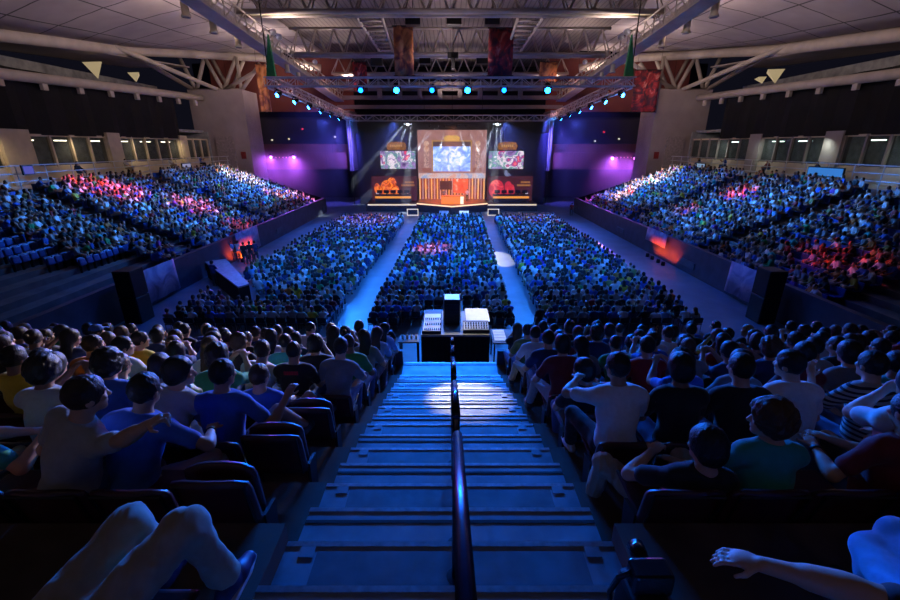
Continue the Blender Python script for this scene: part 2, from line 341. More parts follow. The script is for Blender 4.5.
    for nm, pr in gr.items():
        org, n = bounds(pr); F, ax = field(pr, org, h, n, .03)
        if nm in cuts or nm in ('hair', 'cap'):
            X, Y, Z = np.meshgrid(*ax, indexing='ij'); pts = np.stack([X, Y, Z], -1)
            for c, nn, rad in cuts.get(nm, []): 
                pl = (pts-c)@nn
                if rad < .5: pl = np.minimum(pl, rad-np.linalg.norm(pts-c, axis=-1))
                F = np.maximum(F, pl)
            if nm == 'hair':
                loc = (pts-hc)@RH; fx, fy, fz = loc[..., 0], loc[..., 1], loc[..., 2]
                face = np.sqrt((fx/.078)**2+((fy-.1)/.085)**2+((fz+.045)/.105)**2)-1; F = np.maximum(F, -face*.07)
                if hs not in ('long',): F = np.maximum(F, -(fz+(.07 if hs in ('short', 'crop', 'bun') else .11))+np.clip(fy, 0, .1)*.9)
            if nm == 'cap':
                loc = (pts-hc)@RH; F = np.maximum(F, -(loc[..., 2]-.03))
        v, q = nets(F, org, h)
        if not len(q): continue
        me = np_mesh(nm, v, q); nv = np.zeros(len(v)*3, np.float32); me.vertex_normals.foreach_get('vector', nv); nv = nv.reshape(-1, 3)
        if nm == 'shirt': v = v+nv*(wob(v*V(1, 1, .6), 42, g('seed', 1))*.0045+np.abs(wob(v*V(.6, .6, 1.2), 30, g('seed', 1)+5))*-.004)[:, None]
        if nm == 'trousers': v = v+nv*(wob(v, 38, g('seed', 1)+2)*(.005 if ti < .03 else .008)+np.abs(wob(v*V(1.4, .5, .5), 55, g('seed', 1)+9))*(-.004 if ti < .03 else -.011))[:, None]
        if nm == 'hair': v = v+nv*(wob(v, 130 if hs != 'curly' else 95, g('seed', 1)+3)*(.0035 if hs != 'curly' else .011))[:, None]
        me.vertices.foreach_set('co', v.astype(np.float32).ravel()); me.update(); out[nm] = me
    out['J'] = J
    return out
M_skin = colmat('skin', .55, .08, 14); M_cloth = colmat('cloth', .85, .15, 30, sheen=.15, bump=.15); M_hair = colmat('hair_strands', .5, .5, 90, bump=.6)
M_stripe = colmat('striped_cloth', .85, .1, 30, stripes=True); M_shoe = colmat('shoe_leather', .5, .2, 30); M_crowd = colmat('crowd_clothes', .8, .15, 14, attr='Col')
SKIN = {'light': (.62, .36, .25), 'tan': (.45, .25, .16), 'brown': (.25, .13, .08)}
CLOTH = {'white': (.75, .75, .75), 'light grey': (.42, .42, .42), 'grey': (.22, .22, .23), 'black': (.012, .012, .014), 'dark grey': (.05, .05, .055), 'navy': (.02, .035, .12), 'blue': (.03, .12, .5), 'light blue': (.2, .42, .7), 'red': (.45, .02, .02), 'maroon': (.2, .02, .03), 'green': (.03, .28, .08), 'yellow': (.6, .45, .03), 'orange': (.6, .16, .02), 'teal': (.03, .38, .36), 'purple': (.2, .04, .3), 'khaki': (.4, .33, .22), 'denim': (.06, .12, .25), 'olive': (.2, .2, .05), 'pink': (.6, .2, .28)}
HAIRC = {'black': (.008, .007, .006), 'dark brown': (.03, .016, .009), 'brown': (.09, .045, .02), 'blond': (.35, .2, .08), 'grey': (.25, .25, .25)}
def put_person(fig, loc, rz, label, group, top='white', legs='denim', hair='black', skin='light', shoes='dark grey', scale=1., stripe=False, name='person', shoe_parts=True, flip=False, cat='person'):
    o = link(name, fig['body'], M_skin); o.location = loc; o.rotation_euler = (0, 0, rz); o.scale = ((-scale if flip else scale), scale, scale); o.color = (*SKIN[skin], 1)
    tag(o, label, cat, group)
    for nm, cname, m, c in (('shirt', 'shirt', M_cloth, CLOTH[top]), ('trousers', 'trousers', M_cloth, CLOTH[legs]), ('hair', 'hair', M_hair, HAIRC[hair]), ('shoeR', 'shoe', M_shoe, CLOTH[shoes]), ('shoeL', 'shoe', M_shoe, CLOTH[shoes]), ('cap', 'cap', M_cloth, CLOTH['blue'])):
        if nm not in fig or (nm[:4] == 'shoe' and not shoe_parts): continue
        mm = M_stripe if (stripe and nm == 'shirt') else m; me = fig[nm]
        p = link(cname, me, mm, o); p.color = (*c, 1)
    return o
# ------------------------------------------------------------------ the hall
M_conc = mat('painted_concrete', (.30, .31, .33), .55, scale=2.5, bump=.2, var=.3)
M_step = mat('worn_step_paint', (.27, .3, .34), .42, scale=3.5, bump=.25, var=.35)
M_stepd = mat('step_tread_rubber', (.11, .12, .15), .5, scale=5, bump=.25, var=.35)
M_nose = mat('metal_nosing', (.5, .52, .55), .3, .8, scale=20)
M_seam = mat('black_joint', (.006, .006, .008), .8)
M_side = mat('brown_side_floor', (.12, .075, .05), .8, scale=4)
M_floor = mat('grey_event_floor', (.13, .155, .185), .38, scale=1.2, var=.18)
M_terr = mat('terrace_concrete', (.10, .10, .115), .8, scale=2)
M_barr = mat('barrier_paint', (.045, .05, .075), .6, scale=2)
M_black = mat('black_curtain', (.006, .006, .007), .95, scale=3)
M_dark = mat('black_metal', (.012, .012, .014), .45, .3, scale=10)
M_alu = mat('aluminium_truss', (.62, .62, .65), .45, .45, var=.1, scale=8)
M_roofst = mat('cream_painted_steel', (.44, .385, .345), .6, var=.12, scale=1.5)
M_pier = mat('mauve_grey_concrete', (.33, .28, .27), .8, var=.12, scale=.8)
M_roof = gridmat('roof_panels', (.36, .32, .335), 2.6, 2.9, .09, (.05, .045, .05))
M_rib = gridmat('ribbed_roof_sheet', (.17, .145, .14), .32, 0, .07, (.07, .06, .06))
M_maroon = gridmat('maroon_wall_panels', (.22, .06, .05), 3.2, 0, .04, (.06, .02, .02))
M_navy = mat('dark_blue_wall', (.012, .014, .03), .8, scale=1)
M_cream = mat('cream_mullion', (.60, .50, .36), .6, var=.1, scale=2)
M_glass, N_, L_, b_ = newmat('window_glass')
b_.inputs['Transmission Weight'].default_value = .9; b_.inputs['Roughness'].default_value = .03; b_.inputs['Base Color'].default_value = (.55, .6, .62, 1); b_.inputs['IOR'].default_value = 1.1
# near stand: the photographer's bank of seats with the steps down the middle
P0, RISE, D0, Z0 = .785, .285, 1.57, HC-2.16      # far edge of row 0's floor and its height
def step_z(j): return Z0-RISE*j
def step_d(j): return D0+P0*(j-1)
def row_z(j): return Z0-RISE*j-(.145 if j > 0 else 0)
def row_d(j): return D0+P0*(j-1)+(.4 if j > 0 else 0)                   # near (back) edge of row j's floor
ZB = HC-HC*SH; JF = 8; XE = 13.0; WA = 1.0
for s, nm in ((-1, 'left'), (1, 'right')):
    mb = MB()
    for j in range(-4, JF+1):
        x = sorted((s*WA, s*XE)); mb.box(x[0], x[1], row_d(j), row_d(j+1)+(.18 if j == JF else .01 if j else .0), ZB if j > 5 else row_z(j)-1.2, row_z(j))
    mb.box(*sorted((s*WA, s*XE)), row_d(JF+1)-.02, row_d(JF+1)+.1, ZB, row_z(JF)-.01)
    struct('floor_seat_bank_'+nm, mb, M_side)
mb = MB(); mt = MB(); mn = MB(); ms = MB(); mw = MB()
for j in range(-4, JF+1):
    d0, d1, z = step_d(j), step_d(j+1), step_z(j); dm = d0+.385
    if j == JF: d1 = row_d(JF+1)
    mb.box(-WA, WA, d0, dm, z-1.2, z+RISE*.5); mb.box(-WA, WA, dm, d1, z-1.2, z)
    # two treads a row; a shiny nosing along the far edge of each, dark rubber panels set in
    for a, b, zz in ((d0, dm, z+RISE*.5), (dm, d1, z)):
        mn.box(-WA, WA, b-.028, b+.006, zz-.03, zz+.006)
        if a == d0: mt.box(-WA+.2, WA-.2, a+.01, b-.06, zz, zz+.004)
    ms.box(-WA, WA, d1-.125, d1-.1, z, z+.004)
    for sx in (-1, 1): mw.box(sx*(WA-.14)-.045, sx*(WA-.14)+.045, dm-.1, dm-.03, z+RISE*.5, z+RISE*.5+.007)
st = struct('floor_steps', mb, M_step); struct('trim_1', mn, M_nose); struct('trim_2', ms, M_seam); struct('trim_3', mt, M_stepd); struct('trim_4', mw, M_step)
mb = MB(); mb.box(-XE, -1.05, row_d(JF+1)+.16, row_d(JF+1)+.26, ZB, row_z(JF)+.34); mb.box(1.05, XE, row_d(JF+1)+.16, row_d(JF+1)+.26, ZB, row_z(JF)+.34); mb.box(-1.05, 1.05, row_d(JF+1)-.02, row_d(JF+1)+.1, ZB, row_z(JF)-.01)
struct('wall_front_parapet', mb, M_barr)
# handrail down the middle of the steps: five hoops
cr, sr = CT, ST
def on_axis(ax, off, x): return Vector((x, ax*cr-off*sr, HC-ax*sr-off*cr))      # off = distance below the line of sight
M_rail = mat('dark_blue_rail_paint', (.03, .03, .07), .22, .6, spec=.8)
for i, e in enumerate((2.1, 3.4, 4.75, 6.0, 7.3)):
    t = thing('stair_handrail', ['dark tubular handrail hoop on the steps, nearest one', 'second dark handrail hoop down the steps', 'third dark handrail hoop down the steps', 'fourth dark handrail hoop down the steps', 'lowest dark handrail hoop, at the foot of the steps'][i], 'handrail', (0, 0, 0), 0, 'handrail hoops down the steps')
    s0 = e-(1.9 if i == 0 else 1.0); x = .035; A, B = on_axis(s0, .65, x), on_axis(e-.06, .65, x); C = on_axis(e, .70, x); f = lambda p: Vector((x, p.y, HC-1.6-p.y*ST/CT-.08)); D = f(C)
    g0 = Vector((x, A.y, f(A).z)); MB().tube([A, B, C, Vector((x, C.y+.0, C.z-.12)), D], .024, 12).build('rail_tube', M_rail, t, smooth=True)
    MB().tube([A+Vector((0, .02, 0)), g0], .022, 10).build('post', M_rail, t, smooth=True); MB().ell(C+Vector((0, 0, .012)), (.031, .031, .031)).build('end_cap', mat('highlight_cap', (.35, .35, .4), .25, .8), t, smooth=True)  # pale cap: bright highlight at the tube end put into its colour
    for p in (D, g0): MB().lathe([(.055, 0), (.055, .012), (.03, .014)], p+Vector((0, 0, .0))).build('base_flange', M_dark, t)
# arena floor (from here on in hall units)
NEARBY = set(o.name for o in SC.objects)
mb = MB(); mb.box(-30, 30, -4, 56, -.3, 0); struct('floor', mb, M_floor)
# side terraces
XW, KN, RK, PK, TZ, CZ = 11.5, 15, .205, .533, .72, 3.9
AIS = ((19.3, 20.6), (28.0, 29.1)); YA, YB = 9.2, 40.0
for s, nm in ((-1, 'left'), (1, 'right')):
    mb = MB()
    for k in range(KN):
        x0 = 11.7+PK*k; mb.box(*sorted((s*x0, s*(x0+PK+.02))), YA-12, YB, -.1 if k < 3 else .3, TZ+RK*k)
    for a, b in AIS+((YB-1.2, YB),):
        for k in range(KN): x0 = 11.7+PK*k; mb.box(*sorted((s*(x0-.25), s*x0)), a, b, .3, TZ+RK*(k-.5))
    struct('floor_terrace_'+nm, mb, M_terr)
    mb = MB(); mb.box(*sorted((s*XW, s*(XW+.22))), YA-6, YB, 0, 1.32); mb.box(*sorted((s*XW, s*19.6)), YB, YB+.15, 0, 1.2)
    mb.prism([(s*XW, 1.2), (s*19.7, 1.2), (s*19.7, CZ), (s*(XW+.3), .8)], YB, YB+.15, 'y'); struct('wall_barrier_'+nm, mb, M_barr)
    # concourse behind the top row
    mb = MB(); mb.box(*sorted((s*19.7, s*27.5)), YA-12, 41, CZ-.3, CZ); struct('floor_concourse_'+nm, mb, M_conc)
    mb = MB(); mb.box(*sorted((s*21.9, s*22.15)), YA-12, 41, CZ, 4.72); struct('wall_concourse_sill_'+nm, mb, M_cream)
    mb = MB(); mb.box(*sorted((s*27.3, s*27.6)), YA-12, 44, CZ, 11); mb.box(*sorted((s*22.2, s*27.4)), YA-12, 41.5, 6.9, 7.1); mb.box(*sorted((s*21.8, s*27.6)), 41, 41.2, CZ, 7); struct('wall_concourse_back_'+nm, mb, M_conc)
    mb = MB(); n = 60
    pl = [(s*(21.9+.09*math.sin(i*1.9)), YA-12+i*(50-12)/n*1.05) for i in range(n+1)]
    for i in range(n):
        a, b = pl[i], pl[i+1]; mb.hexa([(a[0], a[1], 6.35), (b[0], b[1], 6.35), (b[0]+s*.1, b[1], 6.35), (a[0]+s*.1, a[1], 6.35), (a[0], a[1], 9.5), (b[0], b[1], 9.5), (b[0]+s*.1, b[1], 9.5), (a[0]+s*.1, a[1], 9.5)])
    c = mb.build('blackout_curtain', M_black); tag(c, f'long black blackout curtain hung above the {nm} concourse windows', 'curtain')
    # window bays between concrete pillars
    pil = ((28.9, 30.0), (36.6, 37.6), (22.0, 23.6)) if s < 0 else ((25.2, 26.4), (31.8, 33.0), (20.2, 21.3))
    for i, (a, b) in enumerate(pil):
        mb = MB(); mb.box(*sorted((s*21.75, s*22.3)), a, b, CZ, 6.6); struct(f'trim_pillar_{nm}_{i+1}', mb, M_cream if s < 0 else M_pier)
    edges = sorted([YA-8, 41.0]+[v for p in pil for v in p]); wn = 0
    for a, b in zip(edges[0::2], edges[1::2]):
        wn += 1; n = max(1, round((b-a)/1.3)); mb = MB()
        mb.box(*sorted((s*21.95, s*22.1)), a, b, 6.28, 6.4); mb.box(*sorted((s*21.95, s*22.1)), a, b, 4.7, 4.78)
        w = struct(f'window_{wn if s < 0 else wn+4}', mb, M_cream)
        for i in range(n+1):
            y = a+(b-a)*i/n; q = MB(); q.box(*sorted((s*21.9, s*22.12)), y-.06, y+.06, 4.7, 6.4); q.build('mullion', M_cream if s < 0 else M_pier, w)
        q = MB(); q.box(*sorted((s*22.02, s*22.035)), a, b, 4.74, 6.35); q.build('pane', M_glass, w)
    # handrail along the back of the terrace
    r = thing('concourse_railing', f'long grey metal railing above the top row of the {nm} stand', 'railing')
    for z in (4.25, 4.6, 4.95): q = MB(); q.tube([(s*19.75, YA-4, z), (s*19.75, 40, z)], .028, 6); q.build('rail', M_alu, r)
    for i in range(24): q = MB(); y = YA-4+i*1.5; q.tube([(s*19.75, y, CZ-.02), (s*19.75, y, 4.95)], .025, 6); q.build('post', M_alu, r)
    # pier that carries the roof, with the braced struts on its head
    mb = MB(); mb.box(*sorted((s*18.2, s*23.0)), 41.2, 44.2, 0, 10.45); struct('trim_pier_'+nm, mb, M_pier)
    mb = MB(); mb.box(*sorted((s*19.6, s*21.2)), 41.0, 41.22, CZ, 6.6); struct(f'door_{1 if s < 0 else 2}', mb, mat('grey_pier_door', (.30, .255, .25), .7))
    br = thing('roof_support_frame', f'cream steel strut frame on top of the {nm} concrete pier', 'frame')
    zp, zr = 10.45, 13.1
    T = [((20.2, 42, zp), (21.4, 42, zr)), ((20.2, 42, zp), (18.6, 42, zr)), ((22.6, 42, zp), (21.4, 42, zr)), ((22.6, 42, zp), (23.6, 42, zr)), ((18.6, 42, zp), (18.6, 42, zr)), ((18.6, 42, zp), (16.6, 42, zr-.5)), ((20.2, 42, zp), (15.5, 41, zr-.7)),
         ((18.4, 42, zp), (23, 42, zp)), ((22.6, 41.6, zp), (22.2, 33, 12.0)), ((20.4, 41.6, zp), (22.0, 31.8, 11.95)), ((21.4, 43.4, zr), (20.2, 43.4, zp)), ((18.6, 43.4, zr), (20.2, 43.4, zp))]
    for a, b in T:
        q = MB(); q.tube([(s*a[0], a[1], a[2]), (s*b[0], b[1], b[2])], .17, 8); q.build('strut', M_roofst, br, smooth=True)
    # roof edge pipe (arched) and the lamp pipe below it
    ed = [(22.2, 12, 10.2), (22.2, 18, 10.5), (22.2, 24, 10.95), (22.2, 28, 11.4), (22.2, 32.8, 11.9), (22.1, 36, 12.4), (21.6, 39.4, 12.9), (20, 42, 13.2), (17, 43.5, 13.3), (12, 44.5, 12.6)]
    q = MB(); q.tube([(s*x, y, z) for x, y, z in ed], .34, 10); o = q.build('roof_edge_pipe', M_roofst, smooth=True); tag(o, f'thick cream steel pipe along the roof edge on the {nm} side', 'pipe')
    lp = thing('lamp_rail', f'cream pipe hung with small lamps above the {nm} black curtain', 'rail')
    q = MB(); q.tube([(s*21.5, 10, 8.75), (s*21.5, 23, 9.06), (s*21.5, 32, 9.4), (s*21.5, 40.5, 9.7)], .26, 10); q.build('pipe', M_roofst, lp, smooth=True)
    for i in range(12):
        y = 13+i*2.4; z = 8.75+.03*(y-10)
        q = MB(); q.box(*sorted((s*21.4, s*21.6)), y-.16, y+.16, z-.62, z-.2); q.build('hanger_box', M_roofst, lp, bevel=.02)
    # roof panels: from the edge pipe up to the catwalk
    mb = MB(); prof = [(e[1], e[2]) for e in ed if e[0] > 21]; vs = []; fs = []
    ys = [p[0] for p in prof]+[44.0]; zs = [p[1] for p in prof]+[13.1]
    for y, z in zip(ys, zs):
        for t in np.linspace(0, 1, 9): vs.append((s*(22.2-10.6*t), y, z+.3+(13.7-z)*math.sin(t*PI/2)*.9))
    for i in range(len(ys)-1):
        for j in range(8): fs.append((i*9+j, i*9+j+1, (i+1)*9+j+1, (i+1)*9+j))
    mb.add(vs, fs); o = mb.build('ceiling_'+nm, M_roof, smooth=True); o['kind'] = 'structure'; sd = o.modifiers.new('thickness', 'SOLIDIFY'); sd.thickness = .15; sd.offset = 1 if s > 0 else -1
    # sloping soffit outside the edge pipe with the two small up-lit reflectors
    mb = MB(); mb.hexa([(s*22.3, 10, 9.9), (s*22.3, 41, 12.1), (s*27.4, 41, 12.1), (s*27.4, 10, 9.9), (s*22.3, 10, 10.0), (s*22.3, 41, 12.2), (s*27.4, 41, 12.2), (s*27.4, 10, 10.0)]); struct('ceiling_soffit_'+nm, mb, M_pier)
# centre roof
mb = MB(); mb.box(-11.8, 11.8, 8, 52, 13.9, 14.05); struct('ceiling', mb, M_rib)
mb = MB(); mb.box(-28, 28, 52, 52.3, 0, 14.2); struct('wall_back', mb, M_navy)
for s, nm in ((-1, 'left'), (1, 'right')):
    mb = MB(); mb.box(*sorted((s*9.8, s*24)), 47.6, 47.9, 9.1, 14); struct('wall_upper_end_'+nm, mb, M_maroon)
    mb = MB(); mb.box(*sorted((s*9.9, s*24)), 49.4, 49.6, 5.5, 9.3); struct('wall_blue_end_'+nm, mb, M_navy)
    mb = MB(); mb.box(*sorted((s*9.9, s*21)), 46.2, 46.45, 3.6, 5.15); mb.box(*sorted((s*9.9, s*21)), 46.3, 49.6, 3.5, 3.65); struct('wall_balcony_'+nm, mb, M_maroon)
    mb = MB(); mb.box(*sorted((s*9.9, s*10.3)), 45.6, 49, 3.4, 9.1); struct('trim_end_'+nm, mb, M_pier)
    mb = MB(); mb.box(*sorted((s*9.9, s*21)), 49.0, 49.2, 3.6, 6.0); struct('wall_balcony_back_'+nm, mb, M_maroon)
# stage-end gallery beams
for i, (z, h, dy) in enumerate(((11.4, .8, 0), (10.4, .35, .2), (9.55, .35, .4))):
    o = MB().box(-11.5, 11.5, 47.0+dy, 47.5+dy, z-h/2, z+h/2).build('gallery_beam', M_pier); tag(o, ['deep mauve beam, topmost across the hall above the stage', 'thin mauve beam across the hall, middle one above the stage', 'thin mauve beam across the hall, lowest one above the stage'][i], 'beam', 'beams above the stage')
for i in range(8):
    x = -7+i*2; q = MB(); q.box(x-.22, x+.22, 46.6, 47.0, 10.3, 11.1); o = q.build('hanging_duct', M_pier); tag(o, f'short mauve drop block under the top beam, {ORD[i]} from the left', 'block', 'blocks under the top beam')
# nearer side walls so that the corner stands close off
for s, nm in ((-1, 'left'), (1, 'right')):
    mb = MB(); mb.box(*sorted((s*27.4, s*27.7)), -6, 12, 0, 11); struct('wall_outer_'+nm, mb, M_conc)
# ------------------------------------------------------------------ roof steel, lighting trusses, lamps
def box_truss(name, label, a, b, w, r, pitch, m, cat='truss', group=None, m_top=None, lac=None):
    t = thing(name, label, cat, (0, 0, 0), 0, group); a = Vector(a); b = Vector(b); d = (b-a); L = d.length; u = d.normalized()
    x = u.cross(Vector((0, 0, 1))).normalized(); z = x.cross(u); n = max(2, round(L/pitch)); of = [(sx*w/2, sz*w/2) for sx in (-1, 1) for sz in (-1, 1)]
    for i, (ox, oz) in enumerate(of):
        q = MB(); q.tube([a+x*ox+z*oz, b+x*ox+z*oz], r, 6); q.build('chord', (m_top if (m_top and oz < 0) else m), t)
    q = MB()
    for i in range(n):
        p0, p1 = a+u*(L*i/n), a+u*(L*(i+1)/n); f = 1 if i % 2 else -1
        for sx in (-1, 1): q.tube([p0+x*sx*w/2+z*f*w/2, p1+x*sx*w/2-z*f*w/2], r*.55, 5); q.tube([p0+x*sx*w/2-z*w/2, p0+x*sx*w/2+z*w/2], r*.5, 5)
        for sz in (-1, 1): q.tube([p0+x*f*w/2+z*sz*w/2, p1-x*f*w/2+z*sz*w/2], r*.5, 5)
    q.build('lacing', lac or m, t); return t
FRZ, BKZ, RX, FY, BY = 9.0, 8.36, 9.6, 25.2, 45.0
M_redtruss = mat('red_glow_truss_tint', (.62, .50, .5), .35, .6, var=.1)  # red glow on the side trusses is put into this colour
box_truss('lighting_truss', 'silver box truss crossing the hall in front, hung with blue lamps', (-RX-.2, FY, FRZ), (RX+.2, FY, FRZ), .42, .035, .55, M_alu, group='flown ring of lighting truss')
box_truss('lighting_truss', 'silver box truss right above the stage screens, at the back of the ring', (-RX, BY, BKZ), (RX, BY, BKZ), .5, .04, .7, M_alu, group='flown ring of lighting truss')
for s, nm in ((-1, 'left'), (1, 'right')):
    box_truss('lighting_truss', f'box truss sloping back to the stage along the {nm} side, red glow on it', (s*RX, FY+.3, FRZ), (s*RX, BY-.3, BKZ), .5, .045, .8, M_redtruss, group='flown ring of lighting truss')
    box_truss('truss_tower', f'slim upright truss tower on the {nm} side of the stage', (s*9.9, BY, 0.0), (s*9.9, BY, BKZ-.3), .42, .04, .7, M_dark, 'tower', 'stage towers')
    q = MB(); q.tube([(s*RX, FY, FRZ+.25), (s*RX, FY, 13.6)], .03, 6); o = q.build('chain_hoist_line', M_dark); tag(o, f'dark hoist chain holding the {nm} front corner of the ring truss', 'chain')
    q = MB(); q.prism([(s*9.2, 9.2), (s*9.7, 9.2), (s*9.35, 11.2)], FY-.1, FY+.1, 'y'); o = q.build('cable_bundle', mat('green_cable', (.02, .2, .08), .7)); tag(o, f'green cable bundle dropping to the {nm} corner of the ring truss', 'cable')
# cream roof trusses across the hall, and the ladders between them
def roof_truss(y, z, h, hw, label, rb):
    t = thing('roof_truss', label, 'truss', (0, 0, 0), 0, 'cream roof trusses across the hall')
    for yy in (-.35, .35):
        q = MB(); q.tube([(-hw, y+yy, z), (hw, y+yy, z)], rb, 8); q.build('bottom_chord', M_roofst, t, smooth=True)
    q = MB(); q.tube([(-hw, y, z+h), (hw, y, z+h)], rb*.7, 8); q.build('top_chord', M_roofst, t, smooth=True)
    q = MB(); n = int(hw*2/1.2)
    for i in range(n):
        x = -hw+2*hw*i/n; xx = -hw+2*hw*(i+1)/n; m = (x+xx)/2
        for yy in (-.35, .35): q.tube([(x, y+yy, z), (m, y, z+h)], .045, 5); q.tube([(m, y, z+h), (xx, y+yy, z)], .045, 5)
    q.build('lacing', M_roofst, t)
    q = MB(); q.box(-hw, hw, y-.33, y+.33, z-.03, z+.03); q.build('walkway_plate', mat('khaki_walkway', (.26, .24, .15), .8), t)
    return t
roof_truss(26.5, 12.45, 1.35, 11.3, 'cream roof truss with khaki walkway, nearest one across the hall', .13)
roof_truss(33.6, 11.75, 1.6, 11.0, 'cream triangular roof truss behind the hanging banners, middle one', .12)
roof_truss(43.0, 11.9, 1.3, 10.6, 'cream roof truss furthest back, just above the stage end', .12)
for s, nm in ((-1, 'left'), (1, 'right')):
    t = thing('roof_ladder_frame', f'cream ladder-like roof frame between the trusses, {nm} of centre', 'frame', (0, 0, 0), 0, 'ladder frames under the roof')
    a0, a1 = at_y(450+s*68, 18, 27), at_y(450+s*93, 18, 27); b0, b1 = at_y(450+s*57, 52, 33.4), at_y(450+s*70, 52, 33.4)
    for a, b in ((a0, b0), (a1, b1)): q = MB(); q.tube([a, b], .09, 6); q.build('rail', M_roofst, t, smooth=True)
    for i in range(8): f = (i+.5)/8; q = MB(); q.tube([a0.lerp(b0, f), a1.lerp(b1, f)], .07, 6); q.build('rung', M_roofst, t, smooth=True)
    # long catwalk girder
    c = thing('catwalk_girder', f'long cream catwalk girder under the roof on the {nm} side', 'girder', (0, 0, 0), 0, 'roof catwalks')
    A, B = Vector((s*11.9, 17, 12.45)), Vector((s*11.6, 46.5, 10.35)); q = MB(); q.bar(A+Vector((0, 0, .22)), B+Vector((0, 0, .22)), .12, .8); q.build('fascia', mat('catwalk_fascia', (.48, .41, .40), .65), c)
    q = MB(); q.bar(A+Vector((-s*.6, 0, -.35)), B+Vector((-s*.6, 0, -.35)), .9, .12); q.build('deck', M_roofst, c)
    for dz in (.5, .95): q = MB(); q.tube([A+Vector((-s*1.05, 0, dz-.4)), B+Vector((-s*1.05, 0, dz-.4))], .045, 6); q.build('handrail', M_roofst, c)
    q = MB(); n = 26
    for i in range(n):
        p = A.lerp(B, i/n)+Vector((-s*1.05, 0, -.35)); p2 = A.lerp(B, (i+1)/n)+Vector((-s*1.05, 0, .55)); q.tube([p, p+Vector((0, 0, .9))], .035, 5); q.tube([p, p2], .03, 5)
    q.build('bracing', M_roofst, c)
    # can lamps hanging from the girder
    pts = [(185, 9), (213, 26), (238, 41), (287, 67), (298, 74)]; M_can = mat('cream_lamp_can', (.62, .55, .40), .5, var=.1)
    for i, (x, y) in enumerate(pts):
        X = 12.35 if i < 3 else 11.0; p = at_x(x, y, -X); p.x = s*X
        t = thing('can_lamp', f'cream can lamp hanging under the {nm} catwalk, {ORD[i]} counting away from the viewer', 'lamp', p, 0, 'can lamps under the catwalks')
        r = .2 if i < 3 else .17; q = MB(); q.lathe([(r*.7, .34), (r*.8, .3), (r*.85, -.2), (r*1.1, -.26), (r*1.1, -.34), (r*.9, -.34)], n=16); q.build('can', M_can, t, smooth=True)
        q = MB(); q.lathe([(r*.9, -.345), (r*.9, -.35)], n=16); q.build('lens', mat('lamp_glass', (.25, .25, .35), .2), t)
        q = MB(); q.tube([(0, 0, .3), (0, 0, 1.0)], .025, 6); q.build('hanger', M_roofst, t)
    for i, (x, y) in enumerate(((273, 32), (279, 37), (315, 62))):
        p = at_x(x, y, -10.4); p.x = s*10.4; t = thing('reflector_lamp', f'small round silver reflector lamp on the {nm} catwalk rail, {ORD[i]} towards the stage', 'lamp', p, 0, 'silver reflector lamps')
        q = MB(); q.lathe([(.03, .2), (.12, .12), (.19, 0), (.17, 0), (.1, .1), (.02, .12)], n=16, axis=(s*.3, 1, .6)); q.build('reflector', M_alu, t, smooth=True); q = MB(); q.tube([(0, .1, .1), (s*.5, .1, .1)], .025, 6); q.build('arm', M_dark, t)
    # up-lit corner reflectors by the soffit
    for i, (x, y, sz) in enumerate(((94, 70, .65), (134, 77, .42)) if s < 0 else ((775, 76, .6), (762, 80, .3))):
        p = at_x(x, y, s*23.0); q = MB(); q.add([(-sz, 0, sz*.7), (sz, 0, sz*.75), (sz*.2, 0, -sz*.8), (-sz*.2, .8, sz*.5)], [(0, 1, 2), (0, 2, 3), (1, 3, 2), (0, 3, 1)])
        o = q.build('roof_floodlight', emat('flood_cream', (1., .78, .42), .3, (.5, .45, .3))); o.location = p; tag(o, f"pale glowing wedge of a floodlight under the {nm} roof edge, {['larger','smaller'][i]} one", 'floodlight', 'floodlights under the roof edge')
# moving-head stage lamps
def head_lamp(loc, aim, col, s, label, group, size=.17, power=0, ang=40, blend=.6, lens_on=True, radius=.08):
    t = thing('moving_head_spotlight', label, 'stage lamp', loc, 0, group); d = (Vector(aim)-Vector(loc)).normalized()
    q = MB(); q.box(-size*.7, size*.7, -size*.6, size*.6, size*1.25, size*1.8); q.build('base', M_dark, t, bevel=.01)
    q = MB()
    for sx in (-1, 1): q.box(sx*size*1.05-.02, sx*size*1.05+.02, -size*.3, size*.3, -size*.2, size*1.3)
    q.box(-size*1.05, size*1.05, -size*.3, size*.3, size*1.2, size*1.3); q.build('yoke', M_dark, t)
    q = MB(); q.lathe([(size*.5, -size*1.0), (size*.75, -size*.9), (size*.9, 0), (size, size*.75), (size*.93, size*.75)], n=14, axis=d); q.build('housing', M_dark, t, smooth=True)
    q = MB(); q.lathe([(size*.9, size*.7), (size*.6, size*.8), (.01, size*.84)], n=14, axis=d); q.build('lens', emat('lens_glow', col, s) if lens_on else mat('dark_lens', (.03, .03, .05), .1), t, smooth=True)
    if power:
        add_spot(Vector(loc)+d*size*1.2, aim, power, col, ang, blend, radius, t)
    return t
SPOTS = []
def add_spot(loc, aim, power, col, ang, blend=.5, radius=.08, parent=None, name='beam'):
    l = bpy.data.lights.new(name, 'SPOT'); l.energy = power*LK*SH*SH; l.color = col; l.spot_size = math.radians(ang); l.spot_blend = blend; l.shadow_soft_size = radius
    o = bpy.data.objects.new(name, l); COL.objects.link(o); d = Vector(aim)-Vector(loc); o.rotation_euler = d.to_track_quat('-Z', 'Y').to_euler(); o.location = loc
    if parent: o.location = Vector(loc)-parent.location; o.parent = parent
    return o
def add_point(loc, power, col, r=.1, name='glow'):
    l = bpy.data.lights.new(name, 'POINT'); l.energy = power*LK*SH*SH; l.color = col; l.shadow_soft_size = r; o = bpy.data.objects.new(name, l); COL.objects.link(o); o.location = loc; return o
